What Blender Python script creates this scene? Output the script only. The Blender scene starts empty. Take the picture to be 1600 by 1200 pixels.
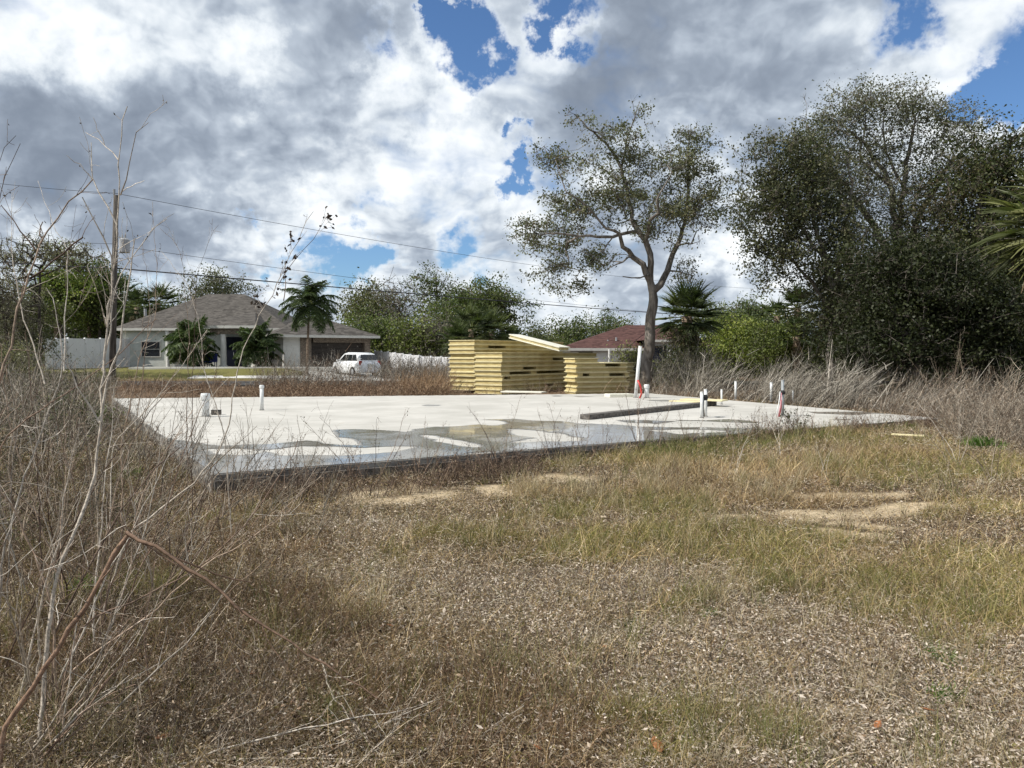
import bpy, math, random
import numpy as np
from math import radians, sin, cos, pi, atan2, sqrt
from mathutils import Vector, Matrix

random.seed(7)
rng = np.random.default_rng(7)
scene = bpy.context.scene
COL = scene.collection

# ------------------------------------------------------------------ camera
CAM_Z = 1.55
FPX = 1202.0                      # focal length in pixels of the 1600 px wide photograph
PITCH = math.atan(45.0 / FPX)     # camera tilts down a little
cam_d = bpy.data.cameras.new("camera")
cam = bpy.data.objects.new("camera", cam_d)
COL.objects.link(cam)
cam_d.sensor_width = 36.0
cam_d.lens = FPX / 1600.0 * 36.0
cam_d.clip_start = 0.05
cam_d.clip_end = 5000
cam.location = (0, 0, CAM_Z)
cam.rotation_euler = (radians(90) - PITCH, 0, 0)
scene.camera = cam

def ray(px, py):
    a, b = (px - 800.0) / FPX, (600.0 - py) / FPX
    return np.array([a, cos(PITCH) + b * sin(PITCH), b * cos(PITCH) - sin(PITCH)])
def at(px, py, Y):
    r = ray(px, py); t = Y / r[1]
    return np.array([0, 0, CAM_Z]) + r * t
def gnd(px, py, z=0.0):
    r = ray(px, py); t = (z - CAM_Z) / r[2]
    return np.array([0, 0, CAM_Z]) + r * t

# ------------------------------------------------------------------ sun and sky
SUN_AZ_DIR = np.array([-0.955, -0.30])
SUN_EL = radians(47)
_h = SUN_AZ_DIR / np.linalg.norm(SUN_AZ_DIR)
SUN = np.array([_h[0] * cos(SUN_EL), _h[1] * cos(SUN_EL), sin(SUN_EL)])
sd = bpy.data.lights.new("sun", 'SUN'); sd.energy = 4.6; sd.angle = radians(0.6); sd.color = (1.0, 0.955, 0.88)
so = bpy.data.objects.new("sun", sd); COL.objects.link(so)
so.rotation_euler = Vector((-SUN[0], -SUN[1], -SUN[2])).to_track_quat('-Z', 'Y').to_euler()
so.location = (-30, -9, 40)

world = bpy.data.worlds.new("World"); scene.world = world; world.use_nodes = True
wt = world.node_tree; wt.nodes.clear()
class NT:
    """small helper to chain shader nodes"""
    def __init__(s, t): s.t = t
    def n(s, typ, **kw):
        nd = s.t.nodes.new(typ)
        for k, v in kw.items(): setattr(nd, k, v)
        return nd
    def put(s, sock, v):
        if hasattr(v, 'is_linked') or hasattr(v, 'default_value') and hasattr(v, 'links'): s.t.links.new(v, sock)
        else: sock.default_value = v
    def m(s, op, a, b=None, c=None, clamp=False):
        nd = s.n('ShaderNodeMath', operation=op); nd.use_clamp = clamp
        s.put(nd.inputs[0], a)
        if b is not None: s.put(nd.inputs[1], b)
        if c is not None: s.put(nd.inputs[2], c)
        return nd.outputs[0]
    def v(s, op, a, b=None):
        nd = s.n('ShaderNodeVectorMath', operation=op)
        s.put(nd.inputs[0], a)
        if b is not None:
            if op == 'SCALE': s.put(nd.inputs[3], b)
            else: s.put(nd.inputs[1], b)
        return nd.outputs[1] if op in ('DISTANCE', 'LENGTH', 'DOT_PRODUCT') else nd.outputs[0]
    def noise(s, vec, scale, detail=6, rough=0.55, dist=0.0, lac=2.0):
        nd = s.n('ShaderNodeTexNoise'); s.put(nd.inputs['Vector'], vec)
        nd.inputs['Scale'].default_value = scale; nd.inputs['Detail'].default_value = detail
        nd.inputs['Roughness'].default_value = rough; nd.inputs['Distortion'].default_value = dist
        nd.inputs['Lacunarity'].default_value = lac
        return nd.outputs['Fac'], nd.outputs['Color']
    def ramp(s, x, a, b, c=0.0, d=1.0, smooth=True):
        nd = s.n('ShaderNodeMapRange'); nd.interpolation_type = 'SMOOTHSTEP' if smooth else 'LINEAR'
        s.put(nd.inputs[0], x)
        for i, q in enumerate((a, b, c, d)): nd.inputs[i + 1].default_value = q
        return nd.outputs[0]
    def mix(s, f, a, b, blend='MIX'):
        nd = s.n('ShaderNodeMix', data_type='RGBA', blend_type=blend)
        s.put(nd.inputs[0], f)
        for sock, q in ((nd.inputs[6], a), (nd.inputs[7], b)):
            s.put(sock, (*q, 1.0) if isinstance(q, tuple) and len(q) == 3 else q)
        return nd.outputs[2]
def build_sky():
    N = NT(wt)
    tc = N.n('ShaderNodeTexCoord'); d = tc.outputs['Generated']
    sky = N.n('ShaderNodeTexSky', sky_type='NISHITA'); sky.sun_disc = False
    sky.sun_elevation = SUN_EL; sky.sun_rotation = atan2(SUN[0], SUN[1]); sky.altitude = 0
    sky.air_density = 1.0; sky.dust_density = 0.3; sky.ozone_density = 4.0
    sep = N.n('ShaderNodeSeparateXYZ'); N.put(sep.inputs[0], d)
    z = N.m('MAXIMUM', sep.outputs[2], 0.0)
    inv = N.m('DIVIDE', 1.0, N.m('ADD', z, 0.62))
    p = N.v('SCALE', d, inv)
    # domain warp
    _, wc = N.noise(p, 2.2, 4, 0.55)
    w = N.v('SCALE', N.v('SUBTRACT', wc, (0.5, 0.5, 0.5)), 0.16)
    pw = N.v('ADD', p, w)
    _, wc2 = N.noise(d, 9.0, 6, 0.66)
    dw = N.v('ADD', d, N.v('SCALE', N.v('SUBTRACT', wc2, (0.5, 0.5, 0.5)), 0.20))
    def dens(vec):
        a, _ = N.noise(vec, 2.6, 9, 0.54)
        b, _ = N.noise(vec, 8.0, 4, 0.55)
        b = N.m('SUBTRACT', 0.75, N.m('ABSOLUTE', N.m('SUBTRACT', N.m('MULTIPLY', b, 3.0), 1.5)))   # billows
        return N.m('ADD', N.m('MULTIPLY', a, 0.84), N.m('MULTIPLY', b, 0.18))
    d1 = dens(pw)
    off = (SUN[0] * 0.04 , 0.0, 0.055)
    d2 = dens(N.v('ADD', pw, off))
    edge = N.m('SUBTRACT', d1, d2)
    def blobs(lst, vec):
        acc = None
        for px, py, r, amp in lst:
            c = ray(px, py); c = c / np.linalg.norm(c)
            dist = N.v('DISTANCE', vec, tuple(float(q) for q in c))
            g = N.ramp(dist, 0.0, r / FPX, amp, 0.0)
            acc = g if acc is None else N.m('ADD', acc, g)
        return acc
    # where the deck breaks open (px, py, radius in photograph pixels)
    g_, _ = N.noise(pw, 8.0, 5, 0.55)
    gap = N.m('MULTIPLY', blobs(GAPS, dw), N.m('SUBTRACT', N.m('MULTIPLY', g_, 2.6), 0.45))
    cover_v = N.m('SUBTRACT', N.m('ADD', d1, COVER_BIAS), gap)
    cover = N.ramp(cover_v, 0.45, 0.66)
    thick = N.ramp(cover_v, 0.55, 0.95)
    bright = blobs(BRIGHT, dw); dark = blobs(DARK, dw)
    a2, _ = N.noise(pw, 1.1, 5, 0.5)
    lum = N.m('ADD', 0.56, N.m('MULTIPLY', edge, 3.3))
    lum = N.m('ADD', lum, N.m('MULTIPLY', N.m('SUBTRACT', 0.5, a2), 0.5))
    lum = N.m('ADD', lum, bright); lum = N.m('SUBTRACT', lum, N.m('MULTIPLY', dark, 0.66))
    lum = N.m('SUBTRACT', lum, N.m('MULTIPLY', thick, 0.16))
    lum = N.m('ADD', lum, N.ramp(cover_v, 0.50, 0.68, 0.28, 0.0))          # thin rims glow
    lum = N.ramp(lum, -0.25, 1.1)
    cr = N.n('ShaderNodeValToRGB'); N.put(cr.inputs[0], lum)
    e = cr.color_ramp.elements
    stops = [(0.0, (0.20, 0.24, 0.305)), (0.3, (0.29, 0.34, 0.415)), (0.55, (0.44, 0.50, 0.58)), (0.78, (0.68, 0.735, 0.79)), (1.0, (0.90, 0.93, 0.95))]
    e[0].position = 0; e[0].color = (*stops[0][1], 1); e[1].position = 1; e[1].color = (*stops[-1][1], 1)
    for s_, c_ in stops[1:-1]:
        q = e.new(s_); q.color = (*c_, 1)
    skyc = N.v('MULTIPLY', sky.outputs[0], (0.076, 0.092, 0.108))
    col = N.mix(cover, skyc, cr.outputs[0])
    bg = N.n('ShaderNodeBackground'); N.put(bg.inputs[0], col); bg.inputs[1].default_value = 1.0
    out = N.n('ShaderNodeOutputWorld'); wt.links.new(bg.outputs[0], out.inputs[0])
COVER_BIAS = 0.17
GAPS = [(730, 66, 75, 0.5), (850, 5, 60, 0.40), (700, 40, 40, .3), (905, 8, 70, 0.35), (800, 275, 42, 0.42), (1570, 135, 75, 0.6), (812, 205, 30, 0.3),
        (480, 405, 85, 0.46), (570, 400, 80, 0.46), (400, 390, 60, 0.25), (215, 440, 50, 0.3), (730, 395, 60, 0.2),
        (1410, 50, 60, 0.2), (1290, 230, 50, 0.3), (600, 330, 60, 0.12), (1700, 60, 110, 0.4), (600, 110, 50, .15)]
BRIGHT = [(560, 230, 90, .25), (660, 150, 80, .25), (1180, 300, 100, .15), (100, 50, 130, .2), (540, 300, 50, .2), (610, 150, 110, 0.30), (700, 190, 90, 0.35), (640, 250, 90, 0.35), (700, 110, 60, .3), (480, 330, 70, 0.4), (370, 110, 90, 0.3), (390, 60, 60, .2),
          (1130, 390, 60, 0.45), (860, 60, 90, 0.25), (830, 330, 80, 0.2), (1500, 150, 110, 0.35), (60, 60, 120, 0.25), (330, 370, 80, .25),
          (1200, 450, 150, .2), (0, 390, 80, .25), (850, 440, 120, .18), (780, 230, 70, .3), (1040, 250, 60, .1), (1380, 60, 80, .1), (250, 30, 80, .1)]
DARK = [(250, 240, 210, 0.42), (120, 180, 150, 0.34), (60, 160, 120, .2), (420, 200, 110, 0.3), (960, 100, 190, 0.36), (1090, 90, 170, 0.30), (530, 60, 90, .12), (1250, 110, 160, .2), (750, 310, 90, 0.22),
        (560, 280, 50, 0.2), (640, 370, 90, .2), (900, 370, 90, .15), (1000, 420, 110, .15), (60, 270, 130, 0.2), (560, 60, 60, .2), (220, 350, 100, .25)]
build_sky()
world.cycles.sampling_method = 'MANUAL'; world.cycles.sample_map_resolution = 256
scene.view_settings.view_transform = 'Standard'; scene.view_settings.look = 'None'
scene.view_settings.exposure = 0.22; scene.view_settings.gamma = 1.0
scene.render.film_transparent = False
# ------------------------------------------------------------------ materials
def new_mat(name):
    m = bpy.data.materials.new(name); m.use_nodes = True; m.node_tree.nodes.clear()
    return m, NT(m.node_tree)
def finish(N, shader, disp=None):
    o = N.n('ShaderNodeOutputMaterial'); N.t.links.new(shader, o.inputs[0])
def principled(N, col, rough=0.7, spec=0.5, normal=None, metal=0.0, extra=None):
    b = N.n('ShaderNodeBsdfPrincipled')
    N.put(b.inputs['Base Color'], (*col, 1.0) if isinstance(col, tuple) and len(col) == 3 else col)
    N.put(b.inputs['Roughness'], rough); N.put(b.inputs['Metallic'], metal)
    b.inputs['Specular IOR Level'].default_value = spec
    if normal is not None: N.put(b.inputs['Normal'], normal)
    for k, v in (extra or {}).items(): N.put(b.inputs[k], v)
    return b.outputs[0]
def bump(N, h, strength=0.3, dist=0.01):
    b = N.n('ShaderNodeBump'); b.inputs['Strength'].default_value = strength; b.inputs['Distance'].default_value = dist
    N.put(b.inputs['Height'], h); return b.outputs[0]
def mat_noise(name, c1, c2, scale=8, rough=0.7, bstr=0.3, bdist=0.01, spec=0.3, stretch=None, detail=6, lo=0.35, hi=0.65):
    m, N = new_mat(name)
    tc = N.n('ShaderNodeTexCoord'); v = tc.outputs['Object']
    if stretch: v = N.v('MULTIPLY', v, stretch)
    f, _ = N.noise(v, scale, detail, 0.6)
    c = N.mix(N.ramp(f, lo, hi), c1, c2)
    f2, _ = N.noise(v, scale * 5, 4, 0.6)
    finish(N, principled(N, c, rough, spec, bump(N, N.m('ADD', f, N.m('MULTIPLY', f2, 0.4)), bstr, bdist)))
    return m
def mat_leaf(name, rough=0.5, transl=0.3, spec=0.3):
    m, N = new_mat(name)
    a = N.n('ShaderNodeAttribute', attribute_name='Col'); c = a.outputs['Color']
    g = N.n('ShaderNodeObjectInfo')
    c = N.v('SCALE', c, N.ramp(g.outputs['Random'], 0, 1, 0.85, 1.15, False))
    p = principled(N, c, rough, spec)
    t = N.n('ShaderNodeBsdfTranslucent'); N.put(t.inputs[0], N.v('MULTIPLY', c, (1.0, 1.15, 0.6)))
    mx = N.n('ShaderNodeMixShader'); mx.inputs[0].default_value = transl
    N.t.links.new(p, mx.inputs[1]); N.t.links.new(t.outputs[0], mx.inputs[2])
    finish(N, mx.outputs[0]); return m

M = {}
M['bark'] = mat_noise('bark_grey', (0.10, 0.085, 0.07), (0.24, 0.215, 0.19), 6, 0.9, 0.8, 0.03, 0.1, (1, 1, 0.25))
M['bark_dark'] = mat_noise('bark_dark', (0.035, 0.03, 0.025), (0.10, 0.085, 0.07), 6, 0.95, 0.8, 0.03, 0.1, (1, 1, 0.3))
M['bark_pine'] = mat_noise('bark_pine', (0.09, 0.06, 0.045), (0.20, 0.15, 0.12), 6, 0.95, 0.8, 0.03, 0.1, (1, 1, 0.3))
M['bark_palm'] = mat_noise('bark_palm', (0.14, 0.10, 0.07), (0.28, 0.22, 0.17), 9, 0.95, 0.8, 0.03, 0.1, (1, 1, 3.0))
M['leaf'] = mat_leaf('foliage', 0.5, 0.30, 0.25)
M['leaf_dull'] = mat_leaf('foliage_dull', 0.7, 0.25, 0.15)
M['dry'] = mat_leaf('dry_plant', 0.8, 0.15, 0.1)
def mat_stem():
    m, N = new_mat('dry_stem'); a = N.n('ShaderNodeAttribute', attribute_name='Col'); tc = N.n('ShaderNodeTexCoord')
    f, _ = N.noise(tc.outputs['Object'], 38, 5, 0.7); f2, _ = N.noise(tc.outputs['Object'], 240, 3, 0.6)
    k = N.m('ADD', N.ramp(f, .32, .68, .5, 1.25), N.ramp(f2, .3, .7, -.15, .2))
    finish(N, principled(N, N.v('SCALE', a.outputs['Color'], k), 0.75, 0.2, bump(N, N.m('ADD', f, f2), .5, .002))); return m
M['stem'] = mat_stem()
M['pvc'] = mat_noise('white_pvc', (0.62, 0.63, 0.62), (0.76, 0.77, 0.76), 5, 0.35, 0.05, 0.002, 0.5)
M['dark_rubber'] = mat_noise('dark_rubber', (0.012, 0.012, 0.013), (0.03, 0.03, 0.03), 20, 0.6, 0.1, 0.002)
M['red_tube'] = mat_noise('red_tube', (0.45, 0.02, 0.02), (0.55, 0.04, 0.03), 10, 0.35, 0.05, 0.002, 0.5)
M['pink_tube'] = mat_noise('pink_tube', (0.55, 0.22, 0.26), (0.62, 0.30, 0.33), 10, 0.4, 0.05, 0.002, 0.5)
M['grey_tube'] = mat_noise('grey_tube', (0.22, 0.24, 0.25), (0.33, 0.35, 0.36), 10, 0.5, 0.05, 0.002, 0.4)
M['foam'] = mat_noise('yellow_foam', (0.38, 0.305, 0.14), (0.52, 0.43, 0.21), 3, 0.8, 0.2, 0.01, 0.15, (1, 1, 4))
M['skin'] = mat_noise('pale_yellow_skin', (0.58, 0.50, 0.27), (0.74, 0.66, 0.40), 3, 0.5, 0.1, 0.005, 0.4)
M['slot'] = mat_noise('slot_dark', (0.02, 0.016, 0.01), (0.05, 0.04, 0.02), 4, 0.95)
M['cream'] = mat_noise('cream_board', (0.70, 0.68, 0.56), (0.78, 0.76, 0.66), 3, 0.5, 0.1, 0.005, 0.4)
M['wetwood'] = mat_noise('weathered_board', (0.06, 0.055, 0.05), (0.16, 0.145, 0.13), 5, 0.7, 0.4, 0.01, 0.3, (0.3, 4, 4))
M['vinyl'] = mat_noise('white_vinyl', (0.66, 0.66, 0.67), (0.74, 0.74, 0.75), 0.8, 0.4, 0.03, 0.002, 0.4)
M['stucco'] = mat_noise('pale_stucco', (0.50, 0.52, 0.48), (0.58, 0.60, 0.56), 2, 0.9, 0.2, 0.01, 0.1)
M['stucco_w'] = mat_noise('white_stucco', (0.66, 0.65, 0.62), (0.74, 0.73, 0.70), 2, 0.9, 0.2, 0.01, 0.1)
M['trim'] = mat_noise('white_trim', (0.50, 0.49, 0.45), (0.58, 0.57, 0.53), 2, 0.6, 0.05, 0.005, 0.3)
M['glass'] = mat_noise('dark_glass', (0.01, 0.012, 0.015), (0.02, 0.024, 0.03), 1, 0.08, 0.0, 0.001, 0.6)
M['door'] = mat_noise('dark_door', (0.008, 0.010, 0.022), (0.014, 0.017, 0.032), 2, 0.4, 0.05, 0.005)
M['blue'] = mat_noise('blue_cloth', (0.02, 0.03, 0.12), (0.04, 0.05, 0.18), 6, 0.8)
M['garage'] = mat_noise('dark_garage_door', (0.03, 0.024, 0.02), (0.055, 0.045, 0.038), 2, 0.6, 0.1, 0.01)
M['pole'] = mat_noise('pole_wood', (0.065, 0.058, 0.05), (0.14, 0.125, 0.11), 5, 0.9, 0.5, 0.01, 0.1, (4, 4, 0.3))
M['metal'] = mat_noise('grey_metal', (0.28, 0.29, 0.30), (0.38, 0.39, 0.40), 3, 0.45, 0.05, 0.005, 0.5)
M['wire'] = mat_noise('wire', (0.03, 0.03, 0.035), (0.05, 0.05, 0.055), 3, 0.6)
M['car'] = mat_noise('white_paint', (0.76, 0.77, 0.78), (0.80, 0.81, 0.82), 1, 0.18, 0.0, 0.001, 0.6)
M['tyre'] = mat_noise('tyre', (0.015, 0.015, 0.015), (0.03, 0.03, 0.03), 20, 0.85)
M['lamp_red'] = mat_noise('red_lens', (0.25, 0.01, 0.01), (0.3, 0.02, 0.02), 5, 0.2, 0, 0.001)
M['concrete'] = mat_noise('pale_concrete', (0.44, 0.43, 0.40), (0.56, 0.55, 0.52), 0.9, 0.9, 0.2, 0.01, 0.1)
M['asphalt'] = mat_noise('asphalt', (0.045, 0.045, 0.046), (0.075, 0.073, 0.07), 1.5, 0.9, 0.3, 0.01, 0.15)

def mat_shingle(name, a, b, c):
    m, N = new_mat(name)
    tc = N.n('ShaderNodeTexCoord'); v = tc.outputs['Object']
    vz = N.v('MULTIPLY', v, (3.0, 3.0, 14.0))
    vo = N.n('ShaderNodeTexVoronoi'); N.put(vo.inputs['Vector'], vz); vo.inputs['Scale'].default_value = 1.0
    s = N.n('ShaderNodeSeparateColor'); N.put(s.inputs[0], vo.outputs['Color'])
    f, _ = N.noise(v, 0.5, 4, 0.6)
    col = N.mix(s.outputs[0], a, b); col = N.mix(N.ramp(f, 0.3, 0.8, 0, 0.6), col, c)
    finish(N, principled(N, col, 0.9, 0.1, bump(N, s.outputs[1], 0.5, 0.02))); return m
M['roof_grey'] = mat_shingle('grey_brown_shingle', (0.046, 0.042, 0.038), (0.125, 0.114, 0.102), (0.085, 0.077, 0.069))
M['roof_red'] = mat_shingle('maroon_shingle', (0.055, 0.03, 0.027), (0.12, 0.065, 0.057), (0.085, 0.045, 0.04))
def mat_stone():
    m, N = new_mat('stacked_stone')
    tc = N.n('ShaderNodeTexCoord'); v = N.v('MULTIPLY', tc.outputs['Object'], (2.5, 2.5, 8.0))
    vo = N.n('ShaderNodeTexVoronoi'); N.put(vo.inputs['Vector'], v)
    s = N.n('ShaderNodeSeparateColor'); N.put(s.inputs[0], vo.outputs['Color'])
    finish(N, principled(N, N.mix(s.outputs[0], (0.10, 0.08, 0.065), (0.30, 0.25, 0.20)), 0.9, 0.1, bump(N, vo.outputs['Distance'], 0.5, 0.03))); return m
M['stone'] = mat_stone()

# ------------------------------------------------------------------ object helpers
def tag(o, label=None, cat=None, group=None, kind=None):
    if label: o['label'] = label
    if cat: o['category'] = cat
    if group: o['group'] = group
    if kind: o['kind'] = kind
    return o
def empty(name, loc, label, cat, group=None, rz=0.0):
    o = bpy.data.objects.new(name, None); COL.objects.link(o)
    o.location = [float(q) for q in loc]; o.rotation_euler = (0, 0, rz); o.empty_display_size = 0.2
    return tag(o, label, cat, group)
def wloc(o):
    t = np.zeros(3)
    while o is not None: t = t + np.array(o.location); o = o.parent
    return t
def mesh_np(name, V, quads=None, tris=None, mat=None, col=None, parent=None, smooth=False):
    me = bpy.data.meshes.new(name)
    V = np.asarray(V, dtype=np.float32)
    if parent is not None: V = V - wloc(parent).astype(np.float32)
    V = np.ascontiguousarray(V)
    nq = 0 if quads is None else len(quads); nt = 0 if tris is None else len(tris)
    loops = []
    if nq: loops.append(np.asarray(quads, np.int32).ravel())
    if nt: loops.append(np.asarray(tris, np.int32).ravel())
    L = np.concatenate(loops)
    me.vertices.add(len(V)); me.vertices.foreach_set('co', V.ravel())
    me.loops.add(len(L)); me.loops.foreach_set('vertex_index', L)
    me.polygons.add(nq + nt)
    st = np.concatenate([np.arange(nq) * 4, nq * 4 + np.arange(nt) * 3]).astype(np.int32)
    me.polygons.foreach_set('loop_start', st)
    me.polygons.foreach_set('loop_total', np.concatenate([np.full(nq, 4), np.full(nt, 3)]).astype(np.int32))
    me.update(calc_edges=True)
    if smooth: me.polygons.foreach_set('use_smooth', np.ones(nq + nt, bool))
    if col is not None:
        a = me.color_attributes.new('Col', 'FLOAT_COLOR', 'POINT')
        c = np.ones((len(V), 4), np.float32); c[:, :3] = col
        a.data.foreach_set('color', c.ravel())
    if mat is not None: me.materials.append(mat)
    o = bpy.data.objects.new(name, me); COL.objects.link(o)
    if parent is not None: o.parent = parent
    return o
class MB:
    def __init__(s): s.v = []; s.f = []
    def add(s, vs, fs):
        k = len(s.v); s.v += [tuple(float(c) for c in q) for q in vs]; s.f += [tuple(i + k for i in f) for f in fs]; return s
    def box(s, c, d, rz=0.0, top=1.0):
        """box centred at c, size d; top scales the upper face"""
        o = []
        for z in (-.5, .5):
            k = top if z > 0 else 1.0
            for x, y in ((-.5, -.5), (.5, -.5), (.5, .5), (-.5, .5)):
                X, Y = x * d[0] * k, y * d[1] * k
                o.append((c[0] + X * cos(rz) - Y * sin(rz), c[1] + X * sin(rz) + Y * cos(rz), c[2] + z * d[2]))
        return s.add(o, [(3, 2, 1, 0), (4, 5, 6, 7), (0, 1, 5, 4), (1, 2, 6, 5), (2, 3, 7, 6), (3, 0, 4, 7)])
    def obox(s, p, ex, ey, ez):
        """box from a corner p and three edge vectors"""
        p, ex, ey, ez = map(np.asarray, (p, ex, ey, ez))
        o = [p, p + ex, p + ex + ey, p + ey, p + ez, p + ex + ez, p + ex + ey + ez, p + ey + ez]
        return s.add(o, [(3, 2, 1, 0), (4, 5, 6, 7), (0, 1, 5, 4), (1, 2, 6, 5), (2, 3, 7, 6), (3, 0, 4, 7)])
    def tube(s, pts, rs, n=8, cap=True):
        pts = [np.asarray(p, float) for p in pts]
        if not hasattr(rs, '__len__'): rs = [rs] * len(pts)
        k = len(pts); vs = []; ref = None
        for i in range(k):
            t = pts[min(i + 1, k - 1)] - pts[max(i - 1, 0)]; t = t / (np.linalg.norm(t) + 1e-9)
            if ref is None: ref = np.array([1., 0, 0]) if abs(t[0]) < .8 else np.array([0, 1., 0])
            a = ref - t * ref.dot(t); a /= np.linalg.norm(a); ref = a; b = np.cross(t, a)
            for j in range(n):
                q = 2 * pi * j / n; vs.append(pts[i] + rs[i] * (a * cos(q) + b * sin(q)))
        fs = [(i * n + j, i * n + (j + 1) % n, (i + 1) * n + (j + 1) % n, (i + 1) * n + j) for i in range(k - 1) for j in range(n)]
        if cap: fs += [tuple(range(n - 1, -1, -1)), tuple((k - 1) * n + j for j in range(n))]
        return s.add(vs, fs)
    def build(s, name, mat, parent=None, smooth=False, bevel=0.0, org=None):
        me = bpy.data.meshes.new(name)
        if parent is not None: org = wloc(parent)
        V = s.v if org is None else [(a - org[0], b - org[1], c - org[2]) for a, b, c in s.v]
        me.from_pydata(V, [], s.f); me.update()
        if smooth: me.polygons.foreach_set('use_smooth', np.ones(len(me.polygons), bool))
        me.materials.append(mat)
        o = bpy.data.objects.new(name, me); COL.objects.link(o)
        if parent is not None: o.parent = parent
        if org is not None and parent is None: o.location = [float(q) for q in org]
        if bevel:
            b = o.modifiers.new('bevel', 'BEVEL'); b.width = bevel; b.segments = 2; b.limit_method = 'ANGLE'
        return o

# ------------------------------------------------------------------ numpy noise
_tabs = {}
def vnoise(x, y, seed=0):
    if seed not in _tabs: _tabs[seed] = np.random.default_rng(1000 + seed).random((256, 256))
    T = _tabs[seed]
    xi, yi = np.floor(x).astype(int), np.floor(y).astype(int); fx, fy = x - xi, y - yi
    fx = fx * fx * (3 - 2 * fx); fy = fy * fy * (3 - 2 * fy)
    a, b = T[xi & 255, yi & 255], T[(xi + 1) & 255, yi & 255]; c, d = T[xi & 255, (yi + 1) & 255], T[(xi + 1) & 255, (yi + 1) & 255]
    return (a * (1 - fx) + b * fx) * (1 - fy) + (c * (1 - fx) + d * fx) * fy
def fbm(x, y, scale, seed=0, octv=4):
    s = 0; a = 1; t = 0
    for i in range(octv):
        s = s + a * vnoise(x / scale * 2 ** i + 17.3 * i, y / scale * 2 ** i - 9.1 * i, seed + i); t += a; a *= .5
    return s / t
def sstep(x, a, b):
    t = np.clip((x - a) / (b - a), 0, 1); return t * t * (3 - 2 * t)
def unit(v): return v / (np.linalg.norm(v, axis=-1, keepdims=True) + 1e-9)
def rdir(n, r=rng):
    return unit(r.normal(size=(n, 3)))

# leaf quads (rhombus) with random or given direction
def leaf_quads(P, L, W, a=None, r=rng):
    n = len(P); a = rdir(n, r) if a is None else unit(a)
    b = unit(np.cross(a, rdir(n, r)))
    L = np.asarray(L).reshape(-1, 1) * np.ones((n, 1)); W = np.asarray(W).reshape(-1, 1) * np.ones((n, 1))
    V = np.stack([P - a * L / 2, P + b * W / 2 - a * L * .08, P + a * L / 2, P - b * W / 2 - a * L * .08], 1).reshape(-1, 3)
    return V, np.arange(4 * n).reshape(n, 4)
# bent ribbons: base P, direction d, bending toward g
def ribbons(P, d, L, W, bend, segs=2, tip=0.15, r=rng):
    n = len(P); L = np.asarray(L).reshape(-1, 1) * np.ones((n, 1)); W = np.asarray(W).reshape(-1, 1) * np.ones((n, 1))
    side = unit(np.cross(d, rdir(n, r))); V = np.empty((n, segs + 1, 2, 3)); p = P.copy(); dd = unit(d)
    for k in range(segs + 1):
        w = W * (1 - (1 - tip) * k / segs) / 2
        V[:, k, 0] = p - side * w; V[:, k, 1] = p + side * w
        if k < segs:
            p = p + dd * L / segs; dd = unit(dd + bend / segs)
    idx = np.arange(n)[:, None] * (2 * (segs + 1)); Q = []
    for k in range(segs):
        Q.append(np.stack([idx[:, 0] + 2 * k, idx[:, 0] + 2 * k + 1, idx[:, 0] + 2 * k + 3, idx[:, 0] + 2 * k + 2], 1))
    return V.reshape(-1, 3), np.stack(Q, 1).reshape(-1, 4)
class Cloud:
    """collects leaf and ribbon pieces with colours into one mesh"""
    def __init__(s): s.V = []; s.Q = []; s.C = []; s.k = 0
    def add(s, V, Q, col):
        per = len(V) // len(col)
        s.V.append(V.astype(np.float32)); s.Q.append(Q + s.k); s.C.append(np.repeat(col, per, axis=0).astype(np.float32)); s.k += len(V); return s
    def build(s, name, mat, parent=None):
        return mesh_np(name, np.concatenate(s.V), np.concatenate(s.Q), None, mat, np.concatenate(s.C), parent)
def pick(cols, n, w=None, jit=0.18, r=rng):
    cols = np.asarray(cols, float); w = None if w is None else np.asarray(w, float) / np.sum(w)
    c = cols[r.choice(len(cols), n, p=w)]
    return np.clip(c * (1 + r.normal(size=(n, 1)) * jit), 0.004, 0.9)

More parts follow.
